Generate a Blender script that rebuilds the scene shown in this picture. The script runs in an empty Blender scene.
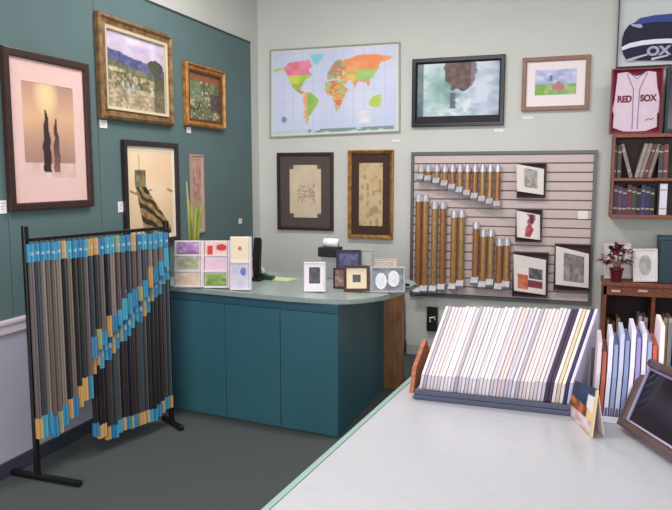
import bpy, bmesh, math, random
from math import sin, cos, pi, atan2, sqrt, radians
from mathutils import Vector, Matrix
random.seed(7)
scn = bpy.context.scene
COL = scn.collection

# ------------------------------------------------------------------ camera
FPX = 680.0; H = 1.75
PSI = atan2(239, sqrt(FPX*FPX+80*80)); PIT = atan2(80, FPX)
CAM = Vector((0, 0, H))
Fv = Vector((-sin(PSI)*cos(PIT), cos(PSI)*cos(PIT), -sin(PIT)))
Rv = Vector((cos(PSI), sin(PSI), 0))
Uv = Rv.cross(Fv)
cd = bpy.data.cameras.new('camera'); cam = bpy.data.objects.new('camera', cd); COL.objects.link(cam)
cd.sensor_width = 36; cd.lens = 36*FPX/672; cd.clip_start = .05
M = Matrix((Rv, Uv, -Fv)).transposed().to_4x4(); M.translation = CAM
cam.matrix_world = M
scn.camera = cam

def ray(x, y): return FPX*Fv + (x-336)*Rv - (y-255)*Uv
def P(x, y, ax, v):
    r = ray(x, y); i = 'xyz'.index(ax); t = (v-CAM[i])/r[i]; return CAM + t*r
def PP(x, y, pt, n):
    r = ray(x, y); return CAM + r*((pt-CAM).dot(n)/r.dot(n))
def zat(pt, py):                      # height above pt that shows at picture row py
    h = Vector((pt.x, pt.y, 0))-Vector((0, 0, 0))
    lo, hi = -1.0, 5.0
    for _ in range(50):
        m = (lo+hi)/2; d = Vector((pt.x, pt.y, m))-CAM
        yy = 255 - FPX*d.dot(Uv)/d.dot(Fv)
        if yy > py: lo = m
        else: hi = m
    return m

XL = -3.066; YB = 6.419; XR = 2.6; YF = -2.4; ZC = 3.75
CT = .90                              # foreground counter height
RT = .938                             # reception counter height

# ------------------------------------------------------------------ materials
def lin(c):
    return tuple(((v/255)/12.92 if v/255 <= .04045 else ((v/255+.055)/1.055)**2.4) for v in c)
MATS = {}
def mat(name, rgb, rough=.6, metal=0, noise=0, nscale=20, bump=0, coat=0, stretch=None, rgb2=None, spec=.5):
    if name in MATS: return MATS[name]
    m = bpy.data.materials.new(name); m.use_nodes = True; nt = m.node_tree
    b = nt.nodes['Principled BSDF']; c = lin(rgb)
    b.inputs['Base Color'].default_value = (*c, 1)
    b.inputs['Roughness'].default_value = rough; b.inputs['Metallic'].default_value = metal
    b.inputs['Specular IOR Level'].default_value = spec
    if coat: b.inputs['Coat Weight'].default_value = coat; b.inputs['Coat Roughness'].default_value = .12
    if noise or bump:
        tc = nt.nodes.new('ShaderNodeTexCoord'); mp = nt.nodes.new('ShaderNodeMapping')
        if stretch: mp.inputs['Scale'].default_value = stretch
        nz = nt.nodes.new('ShaderNodeTexNoise'); nz.inputs['Scale'].default_value = nscale; nz.inputs['Detail'].default_value = 5
        nt.links.new(tc.outputs['Object'], mp.inputs[0]); nt.links.new(mp.outputs[0], nz.inputs['Vector'])
        if noise:
            cr = nt.nodes.new('ShaderNodeValToRGB')
            c2 = lin(rgb2) if rgb2 else tuple(v*(1-noise) for v in c)
            cr.color_ramp.elements[0].color = (*c2, 1); cr.color_ramp.elements[1].color = (*c, 1)
            cr.color_ramp.elements[0].position = .35; cr.color_ramp.elements[1].position = .65
            nt.links.new(nz.outputs['Fac'], cr.inputs[0]); nt.links.new(cr.outputs[0], b.inputs['Base Color'])
        if bump:
            bp = nt.nodes.new('ShaderNodeBump'); bp.inputs['Strength'].default_value = bump; bp.inputs['Distance'].default_value = .004
            nt.links.new(nz.outputs['Fac'], bp.inputs['Height']); nt.links.new(bp.outputs[0], b.inputs['Normal'])
    MATS[name] = m; return m
def rgbm(rgb, rough=.6, **k): return mat('paint_%d_%d_%d_%d' % (*rgb, int(rough*100)), rgb, rough, **k)
def glassm():
    if 'glass' in MATS: return MATS['glass']
    m = mat('glass', (235, 245, 242), .03); b = m.node_tree.nodes['Principled BSDF']
    b.inputs['Transmission Weight'].default_value = 1; b.inputs['IOR'].default_value = 1.45
    return m
def artm(name='art_print', rough=.55, coat=0.0):
    if name in MATS: return MATS[name]
    m = mat(name, (255, 255, 255), rough, coat=coat); nt = m.node_tree
    a = nt.nodes.new('ShaderNodeAttribute'); a.attribute_name = 'Col'
    nt.links.new(a.outputs['Color'], nt.nodes['Principled BSDF'].inputs['Base Color']); return m
WHITEWALL = mat('wall_paint', (203, 205, 200), .75, noise=.03, nscale=3, bump=.03)
TEALWALL = mat('teal_board', (90, 114, 116), .8, noise=.08, nscale=2.5, bump=.04)
WAINS = mat('wainscot_paint', (186, 184, 200), .6, noise=.04, nscale=4)
CARPET = mat('carpet', (74, 80, 80), .95, noise=.25, nscale=160, bump=.5)
CEIL = mat('ceiling_paint', (225, 225, 222), .8, noise=.03, nscale=6)
TEALCAB = mat('teal_laminate', (50, 98, 110), .45, noise=.06, nscale=3)
TEALDK = mat('teal_laminate_side', (50, 98, 110), .45, noise=.06, nscale=3)
STONE = mat('grey_laminate', (150, 163, 160), .28, noise=.12, nscale=60)
FCTOP = mat('pale_laminate', (186, 187, 193), .22, noise=.04, nscale=30)
FCEDGE = mat('green_edge', (142, 172, 165), .35, noise=.05, nscale=20)
BLACK = mat('black_steel', (16, 15, 17), .4, noise=.1, nscale=30)
ORANGEW = mat('orange_wood', (168, 96, 50), .45, noise=.3, nscale=9, stretch=(1, 1, 9), rgb2=(128, 68, 34))
BROWNW = mat('brown_wood', (150, 104, 66), .45, noise=.25, nscale=7, stretch=(9, 9, 1), rgb2=(118, 78, 46))
SLAT = mat('slat_laminate', (202, 184, 182), .5, noise=.04, nscale=8)
GREYF = mat('grey_trim', (92, 92, 98), .4, noise=.05, nscale=20)
GOLD = mat('gold_leaf', (176, 134, 70), .4, metal=.35, noise=.3, nscale=25, rgb2=(128, 88, 40))
SILVER = mat('silver_leaf', (214, 214, 222), .3, metal=.35, noise=.2, nscale=30)
WALNUT = mat('walnut', (62, 40, 36), .35, noise=.3, nscale=10, stretch=(6, 6, 6))
MATBOARD = mat('white_mat', (232, 224, 222), .8, noise=.03, nscale=40)

# ------------------------------------------------------------------ objects
def name_tag(o, label=None, cat=None, group=None, kind=None):
    if label: o['label'] = label
    if cat: o['category'] = cat
    if group: o['group'] = group
    if kind: o['kind'] = kind
    return o
def link(name, bm, m, parent=None, smooth=False):
    bmesh.ops.recalc_face_normals(bm, faces=bm.faces)
    me = bpy.data.meshes.new(name); bm.to_mesh(me); bm.free()
    for k in (m if isinstance(m, (list, tuple)) else [m]): me.materials.append(k)
    if smooth:
        for p in me.polygons: p.use_smooth = True
    o = bpy.data.objects.new(name, me); COL.objects.link(o)
    if parent:
        o.parent = parent; o.matrix_parent_inverse = Matrix.Translation(-parent.location)
    return o
def thing(name, label, cat, loc, group=None):
    o = bpy.data.objects.new(name, None); COL.objects.link(o); o.location = Vector(loc); o.empty_display_size = .05
    return name_tag(o, label, cat, group)
def box(bm, a, b, mi=0, bev=0):
    x0, y0, z0 = [min(a[i], b[i]) for i in range(3)]; x1, y1, z1 = [max(a[i], b[i]) for i in range(3)]
    v = [bm.verts.new(p) for p in ((x0,y0,z0),(x1,y0,z0),(x1,y1,z0),(x0,y1,z0),(x0,y0,z1),(x1,y0,z1),(x1,y1,z1),(x0,y1,z1))]
    fs = [bm.faces.new([v[i] for i in q]) for q in ((0,3,2,1),(4,5,6,7),(0,1,5,4),(1,2,6,5),(2,3,7,6),(3,0,4,7))]
    for f in fs: f.material_index = mi
    if bev:
        es = list({e for f in fs for e in f.edges})
        r = bmesh.ops.bevel(bm, geom=es, offset=bev, segments=2, affect='EDGES', profile=.5)
        for f in r['faces']: f.material_index = mi
def hexa(bm, p8, mi=0):               # four points then the four behind them
    v = [bm.verts.new(p) for p in p8]
    for q in ((0,1,2,3),(7,6,5,4),(0,4,5,1),(1,5,6,2),(2,6,7,3),(3,7,4,0)):
        f = bm.faces.new([v[i] for i in q]); f.material_index = mi
def tube(bm, pts, r, seg=8, mi=0, cap=True):
    pts = [Vector(p) for p in pts]; rings = []
    rs = r if isinstance(r, (list, tuple)) else [r]*len(pts)
    for i, p in enumerate(pts):
        d = (pts[min(i+1, len(pts)-1)]-pts[max(i-1, 0)]).normalized()
        a = d.orthogonal() if abs(d.z) > .9 else d.cross(Vector((0, 0, 1)))
        if abs(d.z) > .9: a = d.cross(Vector((0, 1, 0)))
        a.normalize(); b = d.cross(a)
        rings.append([bm.verts.new(p+rs[i]*(cos(2*pi*k/seg)*a+sin(2*pi*k/seg)*b)) for k in range(seg)])
    for i in range(len(rings)-1):
        for k in range(seg):
            f = bm.faces.new((rings[i][k], rings[i][(k+1) % seg], rings[i+1][(k+1) % seg], rings[i+1][k])); f.material_index = mi
    if cap:
        for rr in (rings[0], rings[-1]):
            f = bm.faces.new(rr); f.material_index = mi
def prism(bm, poly, off, mi=0):       # polygon (3D points) swept by off
    a = [bm.verts.new(Vector(p)) for p in poly]; b = [bm.verts.new(Vector(p)+Vector(off)) for p in poly]; n = len(a)
    fs = [bm.faces.new(a), bm.faces.new(b[::-1])]
    fs += [bm.faces.new((a[i], a[(i+1) % n], b[(i+1) % n], b[i])) for i in range(n)]
    for f in fs: f.material_index = mi
def struct(name, bm, m, parent=None):
    o = link(name, bm, m, parent)
    if not parent: o['kind'] = 'structure'
    return o

class Quad:                            # TL, TR, BR, BL as the viewer sees them; h = height towards the viewer
    def __init__(s, tl, tr, br, bl):
        s.c = [Vector(p) for p in (tl, tr, br, bl)]
        s.n = ((s.c[3]-s.c[0]).cross(s.c[1]-s.c[0])).normalized()
        s.W = ((s.c[1]-s.c[0]).length+(s.c[2]-s.c[3]).length)/2; s.H = ((s.c[3]-s.c[0]).length+(s.c[2]-s.c[1]).length)/2
    def pt(s, u, v, h=0):
        a, b, c, d = s.c
        return (a*(1-u)+b*u)*(1-v)+(d*(1-u)+c*u)*v+s.n*h
    def ring(s, bm, prof, mi=0, smooth=False):
        L = []
        for (i, h) in prof:
            u, v = i/s.W, i/s.H
            L.append([bm.verts.new(s.pt(*q, h)) for q in ((u, v), (1-u, v), (1-u, 1-v), (u, 1-v))])
        n = len(L)
        for k in range(n):
            A, B = L[k], L[(k+1) % n]
            for j in range(4):
                f = bm.faces.new((A[j], A[(j+1) % 4], B[(j+1) % 4], B[j])); f.material_index = mi
    def slab(s, bm, h0, h1, ins=0, mi=0, r=(0, 0, 1, 1)):
        iu, iv = ins/s.W, ins/s.H
        us = (r[0]+iu, r[2]-iu); vs = (r[1]+iv, r[3]-iv)
        q = [(us[0], vs[0]), (us[1], vs[0]), (us[1], vs[1]), (us[0], vs[1])]
        hexa(bm, [s.pt(*p, h1) for p in q]+[s.pt(*p, h0) for p in q], mi)
    def sub(s, r):
        q = Quad(s.pt(r[0], r[1]), s.pt(r[2], r[1]), s.pt(r[2], r[3]), s.pt(r[0], r[3])); return q
    def inset(s, m): return s.sub((m/s.W, m/s.H, 1-m/s.W, 1-m/s.H))

def hsh(i, j, s): 
    n = (i*374761393+j*668265263+s*982451653) & 0xffffffff; n = ((n ^ (n >> 13))*1274126177) & 0xffffffff
    return ((n ^ (n >> 16)) & 0xffff)/65535
def vn(x, y, s=0):
    i, j = math.floor(x), math.floor(y); a, b = x-i, y-j; a = a*a*(3-2*a); b = b*b*(3-2*b)
    return (hsh(i,j,s)*(1-a)+hsh(i+1,j,s)*a)*(1-b)+(hsh(i,j+1,s)*(1-a)+hsh(i+1,j+1,s)*a)*b
def fbm(x, y, s=0): return .5*vn(x, y, s)+.3*vn(2*x, 2*y, s+1)+.2*vn(4*x, 4*y, s+2)
def mixc(a, b, t): t = max(0, min(1, t)); return tuple(a[i]*(1-t)+b[i]*t for i in range(3))
def art(name, q, fn, parent, h=.004, nu=40, nv=40, m=None, th=.002):
    bm = bmesh.new(); lay = bm.loops.layers.float_color.new('Col')
    V = [[bm.verts.new(q.pt(i/nu, j/nv, h)) for i in range(nu+1)] for j in range(nv+1)]
    C = [[(*lin(tuple(max(0, min(255, c)) for c in fn(i/nu, j/nv))), 1) for i in range(nu+1)] for j in range(nv+1)]
    for j in range(nv):
        for i in range(nu):
            ix = ((i, j), (i, j+1), (i+1, j+1), (i+1, j))
            f = bm.faces.new([V[b][a] for a, b in ix])
            for l, (a, b) in zip(f.loops, ix): l[lay] = C[b][a]
    # sides and back
    bk = [bm.verts.new(q.pt(u, v, h-th)) for u, v in ((0, 0), (1, 0), (1, 1), (0, 1))]
    edge = [[V[0][i] for i in range(nu+1)], [V[j][nu] for j in range(nv+1)], [V[nv][i] for i in range(nu, -1, -1)], [V[j][0] for j in range(nv, -1, -1)]]
    cc = C[0][0]
    for k in range(4):
        f = bm.faces.new(edge[k]+[bk[(k+1) % 4], bk[k]])
        for l in f.loops: l[lay] = cc
    f = bm.faces.new(bk)
    for l in f.loops: l[lay] = cc
    me = bpy.data.meshes.new(name); bm.to_mesh(me); bm.free(); me.materials.append(m or artm())
    o = bpy.data.objects.new(name, me); COL.objects.link(o)
    if parent: o.parent = parent; o.matrix_parent_inverse = Matrix.Translation(-parent.location)
    return o
def frame_prof(w, d, style='flat'):
    if style == 'ornate': return [(0, 0), (0, d*.7), (w*.12, d*.85), (w*.3, d), (w*.5, d*.62), (w*.75, d*.5), (w*.88, d*.62), (w, d*.4), (w, 0)]
    if style == 'bevel': return [(0, 0), (0, d), (w*.3, d), (w, d*.55), (w, 0)]
    return [(0, 0), (0, d*.92), (w*.12, d), (w*.85, d), (w, d*.8), (w, 0)]
def picture(name, label, q, fw, fd, fm, fn, matw=0, matm=None, cat='picture', style='flat', group=None, res=40, easel=False, off=.004, inner=None, matb=None):
    q = Quad(*[p+q.n*off for p in q.c])
    base = (q.c[2]+q.c[3])/2
    t = thing(name, label, cat, base, group)
    bm = bmesh.new(); q.ring(bm, frame_prof(fw, fd, style)); link('frame', bm, fm, t)
    bm = bmesh.new(); q.slab(bm, 0, .004, fw*.5); link('backing_board', bm, MATS.get('brown_wood'), t)
    qi = q.inset(fw*.93)
    if inner:
        bm = bmesh.new(); qi.ring(bm, [(0, .005), (0, fd*.7), (inner[0], fd*.6), (inner[0], .005)]); link('fillet', bm, inner[1], t); qi = qi.inset(inner[0]*.95)
    if matw:
        mw = matw if isinstance(matw, tuple) else (matw,)*4       # left, top, right, bottom
        bm = bmesh.new(); r = (mw[0]/qi.W, mw[1]/qi.H, 1-mw[2]/qi.W, 1-mw[3]/qi.H)
        o4 = [(0, 0), (1, 0), (1, 1), (0, 1)]; i4 = [(r[0], r[1]), (r[2], r[1]), (r[2], r[3]), (r[0], r[3])]
        for k in range(4):
            k2 = (k+1) % 4
            hexa(bm, [qi.pt(*o4[k], .009), qi.pt(*o4[k2], .009), qi.pt(*i4[k2], .009), qi.pt(*i4[k], .009),
                      qi.pt(*o4[k], .005), qi.pt(*o4[k2], .005), qi.pt(*i4[k2], .005), qi.pt(*i4[k], .005)])
        link('mat_border', bm, matm or MATBOARD, t); qi = qi.sub(r)
    art('artwork', qi, fn, t, h=.0068, nu=res, nv=res, th=.0025)
    if easel:
        bm = bmesh.new(); m0 = q.pt(.5, .25, -.001); foot = Vector((m0.x, m0.y, min(q.c[2].z, q.c[3].z)))-Vector((q.n.x, q.n.y, 0)).normalized()*easel
        w = (q.c[1]-q.c[0]).normalized()*.012
        hexa(bm, [m0-w, m0+w, foot+w, foot-w]+[p-q.n*.004 for p in (m0-w, m0+w, foot+w, foot-w)]); link('easel_leg', bm, BLACK, t)
    return t
def QY(x0, y0, x1, y1, Y, Yt=None):    # pixel box on a plane of constant Y (top edge may lean back to Yt)
    Yt = Y if Yt is None else Yt
    return Quad(P(x0, y0, 'y', Yt), P(x1, y0, 'y', Yt), P(x1, y1, 'y', Y), P(x0, y1, 'y', Y))
def Q4(c, ax, v): return Quad(*[P(x, y, ax, v) for x, y in c])
def rectY(q):                          # square a quad up on a Y wall
    c = q.c; x0 = (c[0].x+c[3].x)/2; x1 = (c[1].x+c[2].x)/2; z1 = (c[0].z+c[1].z)/2; z0 = (c[2].z+c[3].z)/2; y = c[0].y
    return Quad((x0, y, z1), (x1, y, z1), (x1, y, z0), (x0, y, z0))
def rectX(q):
    c = q.c; y0 = (c[0].y+c[3].y)/2; y1 = (c[1].y+c[2].y)/2; z1 = (c[0].z+c[1].z)/2; z0 = (c[2].z+c[3].z)/2; x = c[0].x
    return Quad((x, y0, z1), (x, y1, z1), (x, y1, z0), (x, y0, z0))

# ================================================================== SETTING
bm = bmesh.new(); box(bm, (XL-.15, YF-.15, -.1), (XR+.15, YB+.15, 0)); struct('floor', bm, CARPET)
bm = bmesh.new(); box(bm, (XL-.15, YF-.15, ZC), (XR+.15, YB+.15, ZC+.1)); struct('ceiling', bm, CEIL)
bm = bmesh.new(); box(bm, (XL-.15, YF, 0), (XL-.012, YB, ZC)); struct('wall_left', bm, WHITEWALL)
bm = bmesh.new(); box(bm, (XL-.15, YB, 0), (XR+.15, YB+.15, ZC)); struct('wall_back', bm, WHITEWALL)
bm = bmesh.new(); box(bm, (XR, YF, 0), (XR+.15, YB, ZC)); struct('wall_right', bm, WHITEWALL)
# shopfront wall behind the viewer with one wide window
wx0, wx1, wz0, wz1 = -2.4, 2.2, .5, 3.0
bm = bmesh.new()
box(bm, (XL-.15, YF-.15, 0), (wx0, YF, ZC)); box(bm, (wx1, YF-.15, 0), (XR+.15, YF, ZC))
box(bm, (wx0, YF-.15, 0), (wx1, YF, wz0)); box(bm, (wx0, YF-.15, wz1), (wx1, YF, ZC)); struct('wall_front', bm, WHITEWALL)
bm = bmesh.new()
for x in (wx0, -.9, .7, wx1-.05): box(bm, (x, YF-.1, wz0), (x+.05, YF-.05, wz1))
box(bm, (wx0, YF-.1, wz0), (wx1, YF-.05, wz0+.05)); box(bm, (wx0, YF-.1, wz1-.05), (wx1, YF-.05, wz1)); struct('window_1', bm, GREYF)
# teal display boards on the left wall, above a pale wainscot with a moulded cap
tealtop = 3.035; yend = P(252, 150, 'x', XL).y; zw = 1.02
zw = P(12, 318, 'x', XL).z
seams = [YF+.05, -.2, 1.0, 2.2, P(2, 100, 'x', XL).y, P(97, 100, 'x', XL).y, P(234, 100, 'x', XL).y, yend]
bm = bmesh.new()
for a, b in zip(seams[:-1], seams[1:]): box(bm, (XL-.012, a+.003, zw), (XL, b-.003, tealtop), bev=.002)
struct('trim_1', bm, TEALWALL)
bm = bmesh.new(); box(bm, (XL-.012, YF+.05, 0), (XL-.006, yend+.1, zw)); struct('trim_2', bm, WAINS)
bm = bmesh.new(); box(bm, (XL-.006, YF+.05, zw-.085), (XL+.012, 4.15, zw-.002), bev=.004); box(bm, (XL-.006, YF+.05, zw-.03), (XL+.022, 4.15, zw-.008), bev=.004); struct('trim_3', bm, mat('cap_paint', (215, 205, 214), .5))
bm = bmesh.new(); box(bm, (XL-.006, YF+.05, tealtop+.001), (XL+.004, yend, tealtop+.016)); struct('trim_4', bm, mat('dark_trim', (52, 66, 66), .5))
bm = bmesh.new(); box(bm, (XL-.006, YF+.05, 0), (XL+.01, 4.15, .09), bev=.003); struct('baseboard_left', bm, mat('dark_base', (60, 62, 78), .6))
bm = bmesh.new(); box(bm, (XL, YB-.014, 0), (XR, YB-.001, .1), bev=.003); struct('baseboard_back', bm, mat('pale_base', (180, 184, 178), .6))

# ================================================================== LEFT WALL PICTURES
def lw(c):
    q_ = rectX(Q4(c, 'x', XL+.034)); return Quad(*[Vector((XL, p.y, p.z)) for p in q_.c])
def f_couple(u, v):        # plain generic stand-in: two slim dark trees on a hazy warm beach
    c = mixc((170, 130, 120), (222, 178, 140), 1-abs(v-.35)*2+.25*(vn(u*3, v*3, 2)-.5))
    c = mixc(c, (246, 214, 160), 1-((u-.45)**2+(v-.12)**2)*14)
    if v > .84: c = mixc((205, 168, 160), (238, 208, 200), vn(u*9, v*5, 4))
    for cx, w, t in ((.43, .06, .28), (.62, .05, .36)):
        ww = w*(.35+.9*min(1, (v-t)/.35)) if v > t else 0
        if ww and v < .95 and abs(u-cx+.01*sin(v*30)) < ww: c = (50, 34, 36) if cx < .5 else mixc((70, 48, 44), (150, 104, 100), (v-.5)*2)
    return c
picture('framed_print', 'large print with pink mat, two slim dark shapes on hazy beige, leftmost on teal wall', lw([(7, 46), (92, 65), (92, 207), (8, 211)]),
        .045, .03, WALNUT, f_couple, (.10, .13, .10, .15), mat('pink_mat', (232, 196, 190), .8, noise=.04, nscale=30), res=60)
def f_land(u, v):
    n = fbm(u*7, v*7, 3); n2 = vn(u*26, v*26, 9)
    hill = .30+.14*u+.05*(vn(u*5, 1, 8)-.5)
    if v < hill-.06: c = mixc((176, 160, 190), (222, 214, 226), fbm(u*5, v*6, 5)*1.5-.25)
    elif v < hill+.08: c = mixc((62, 66, 112), (110, 112, 150), n2)
    elif v < hill+.16: c = mixc((78, 88, 60), (130, 126, 88), n2)
    else:
        c = mixc((92, 88, 58), (196, 180, 140), n*1.6-.4+.5*(n2-.5))
        if vn(u*15, v*15, 21) > .68 and (u-.45)**2+(v-.58)**2 < .05: c = mixc(c, (132, 160, 186), .85)
        if vn(u*30, v*30, 22) > .66: c = mixc(c, (224, 206, 190), .7)
        if vn(u*28, v*28, 23) > .7: c = mixc(c, (70, 66, 48), .7)
        if v > .72: c = mixc(c, (206, 186, 160), .35+.3*n2)
    if (u-.84)**2+((v-.36)*1.2)**2 < .012+.012*vn(u*12, v*12, 6): c = mixc((58, 62, 54), (84, 88, 66), n2)
    if u > .8 and v > .45: c = mixc(c, (70, 66, 50), .6)
    return c
picture('framed_painting', 'large gilt framed landscape painting of hills and flowered field on teal wall', lw([(100, 12), (173, 36), (173, 127), (99, 117)]),
        .075, .045, mat('dull_gold', (148, 116, 76), .45, metal=.25, noise=.35, nscale=18, rgb2=(98, 70, 44)), f_land, cat='painting', style='ornate', res=70, inner=(.02, mat('cream_fillet', (205, 190, 158), .6)))
def f_small(u, v):
    n = fbm(u*9, v*9, 31); n2 = vn(u*20, v*20, 33)
    c = mixc((58, 70, 44), (150, 150, 110), n*1.6-.3)
    if n2 > .75: c = (205, 180, 160)
    if v < .18: c = mixc((172, 96, 50), (120, 90, 60), n2)
    if u < .4 and .2 < v < .6: c = mixc(c, (120, 150, 118), .5)
    if u > .7 and .4 < v < .8: c = mixc(c, (60, 44, 66), .6)
    return c
picture('framed_painting', 'small gold framed dark garden painting, topmost right on teal wall', lw([(186, 60), (226, 73), (224, 129), (186, 126)]),
        .055, .045, mat('bright_gold', (196, 142, 66), .4, metal=.3, noise=.3, nscale=18, rgb2=(150, 98, 40)), f_small, cat='painting', style='ornate', res=44, inner=(.016, mat('brown_fillet', (96, 60, 34), .6)))
def f_drape(u, v):
    c = mixc((238, 200, 160), (244, 218, 188), vn(u*3, v*4, 40))
    if v > .45: c = mixc(c, (200, 190, 160), .6*(v-.45)*2)
    if .45 < v < .60 and abs(v-.46-.04*sin(u*7)) < .012: c = (130, 120, 84)
    if .12 < u < .36 and .22 < v < .42: c = mixc((78, 66, 44), (168, 158, 120), vn(u*16, v*16, 41))
    if .2 < u < .24 and .03 < v < .22: c = (196, 190, 110)
    lo, hi = .14+.30*max(0, v-.42), .34+1.15*(v-.40)
    if v > .42 and lo < u < min(hi, .93):
        s = sin((v*44-u*20)+6*vn(u*6, v*6, 43)); c = (48, 38, 30) if s > .1 else mixc((188, 160, 104), (120, 92, 58), vn(u*22, v*20, 42))
    return c
picture('framed_print', 'dark framed print of brown striped drapery on peach ground behind the moulding rack', lw([(126, 137), (180, 146), (180, 243), (126, 247)]),
        .04, .03, mat('black_wood', (40, 30, 34), .4, noise=.1, nscale=20), f_drape, .035, mat('cream_mat', (236, 226, 206), .8), res=70)
def f_nar(u, v): return mixc((150, 104, 104), (206, 168, 150), fbm(u*3, v*16, 51)*1.6-.3) if v < .62 else mixc((164, 130, 120), (190, 172, 150), vn(u*6, v*18, 52))
picture('framed_print', 'narrow tall pinkish print in thin pale frame on teal wall behind green reeds', lw([(193, 154), (206, 155), (206, 233), (193, 234)]),
        .018, .018, mat('tan_frame', (172, 144, 128), .5), f_nar, .02, mat('rose_mat', (196, 166, 160), .8), res=36)
def card(x, y, w, h, ax, v, label):
    c = P(x, y, ax, v); bm = bmesh.new()
    if ax == 'x':
        box(bm, (v, c.y-w/2, c.z-h/2), (v+.006, c.y+w/2, c.z+h/2), bev=.001); 
        for k in range(3): box(bm, (v+.0062, c.y-w*.35, c.z+h*(.25-.22*k)), (v+.0066, c.y+w*(.3-.12*k), c.z+h*(.31-.22*k)), 1)
    else:
        box(bm, (c.x-w/2, v-.006, c.z-h/2), (c.x+w/2, v, c.z+h/2), bev=.001)
        for k in range(2): box(bm, (c.x-w*.4, v-.0066, c.z+h*(.2-.35*k)), (c.x+w*(.35-.15*k), v-.0062, c.z+h*(.28-.35*k)), 1)
    name_tag(link('price_card', bm, [rgbm((240, 238, 240), .6), rgbm((168, 166, 170), .6)]), label, 'card')
card(103, 124, .075, .055, 'x', XL, 'white price card below left corner of large landscape painting')
card(188.5, 130, .06, .05, 'x', XL, 'small white price card under small gold framed painting')
card(120.5, 207, .06, .075, 'x', XL, 'pinkish white price card left of drapery print above the rack')
card(2.5, 207, .05, .075, 'x', XL, 'white price card at picture edge left of dark framed print')
card(240, 221, .06, .05, 'x', XL, 'small white price card alone on teal wall near the corner')

# ================================================================== BACK WALL
def bw(c):
    q_ = rectY(Q4(c, 'y', YB-.03)); return Quad(*[Vector((p.x, YB, p.z)) for p in q_.c])
NA = [(0,.20),(.08,.19),(.14,.13),(.26,.12),(.30,.10),(.33,.19),(.30,.24),(.33,.30),(.28,.34),(.25,.40),(.23,.44),(.235,.47),(.265,.50),(.24,.515),(.20,.48),(.16,.42),(.14,.35),(.115,.29),(.10,.22),(0,.23)]
GR = [(.30,.06),(.37,.04),(.43,.06),(.40,.12),(.37,.19),(.34,.16),(.32,.09)]
SA = [(.26,.51),(.31,.50),(.35,.55),(.385,.60),(.36,.68),(.33,.74),(.30,.80),(.29,.88),(.275,.90),(.265,.80),(.27,.68),(.25,.58)]
AF = [(.44,.40),(.52,.37),(.57,.40),(.61,.47),(.625,.49),(.60,.55),(.58,.62),(.56,.70),(.53,.75),(.515,.72),(.505,.62),(.49,.55),(.45,.54),(.43,.48)]
EU = [(.45,.36),(.46,.27),(.49,.21),(.52,.14),(.56,.13),(.60,.17),(.60,.30),(.56,.37),(.52,.35),(.48,.36)]
AS = [(.58,.14),(.70,.09),(.80,.08),(.90,.11),(.985,.13),(.94,.17),(.88,.19),(.86,.26),(.84,.33),(.80,.39),(.785,.47),(.76,.42),(.72,.41),(.70,.40),(.675,.50),(.66,.42),(.63,.37),(.62,.43),(.58,.42),(.56,.33),(.58,.22)]
AU = [(.79,.63),(.83,.58),(.87,.57),(.89,.64),(.875,.72),(.83,.72),(.79,.70)]
def inp(p, poly):
    x, y = p; c = False; n = len(poly)
    for i in range(n):
        x1, y1 = poly[i]; x2, y2 = poly[i-1]
        if (y1 > y) != (y2 > y) and x < (x2-x1)*(y-y1)/(y2-y1)+x1: c = not c
    return c
def f_map(u, v):
    uu, vv = (u-.02)/.96, (v-.02)/.96
    if not (0 < uu < 1 and 0 < vv < 1): return (214, 216, 216)
    p = (uu+.012*(vn(uu*40, vv*40, 60)-.5), vv+.012*(vn(uu*40, vv*40, 61)-.5)); k = vn(uu*16, vv*16, 62); k2 = vn(uu*24, vv*24, 63)
    if inp(p, GR): return (140, 206, 216)
    if inp(p, NA):
        if vv < .29: return mixc((230, 106, 134), (236, 150, 176), k) if uu > .1 else (186, 206, 120)
        if vv < .39: return mixc((150, 200, 80), (226, 214, 96), k)
        return mixc((214, 130, 90), (160, 190, 90), k)
    if inp(p, SA): return (232, 170, 120) if uu < .29 else mixc((132, 188, 84), (176, 196, 96), k)
    if inp(p, AF): return [(226, 150, 92), (232, 186, 90), (212, 120, 96), (178, 190, 108), (222, 160, 130)][int(k2*4.99)]
    if inp(p, EU): return [(190, 170, 120), (150, 160, 110), (206, 130, 110), (226, 200, 130)][int(k2*3.99)]
    if inp(p, AS):
        if vv < .26: return mixc((240, 140, 84), (244, 166, 110), k)
        if uu < .68: return [(232, 196, 100), (226, 160, 110), (170, 186, 110)][int(k2*2.99)]
        return mixc((146, 196, 112), (188, 206, 120), k) if vv < .38 else (216, 160, 120)
    if inp(p, AU): return (180, 208, 92)
    if (uu-.09)**2+((vv-.82)*.66)**2 < .0006: return (130, 140, 178)
    if .70 < uu < .80 and .76 < vv < .90: return mixc((206, 208, 216), (236, 236, 236), k2)
    if vv > .955: return (120, 150, 140) if k2 > .3 and .3 < uu < .98 else (190, 206, 214)
    c = mixc((196, 204, 232), (216, 220, 240), vn(uu*4, vv*3, 64)); 
    return mixc(c, (184, 196, 226), .5) if (abs(uu*12-round(uu*12)) < .05 or abs(vv*8-round(vv*8)) < .04) else c
q = Q4([(270.5, 50), (400.5, 42), (400.5, 132), (270.5, 138)], 'y', YB)
picture('world_map', 'large framed world map on the pale back wall', q, .014, .02, mat('pale_map_frame', (158, 162, 150), .5), f_map, cat='map', res=120)
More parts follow.
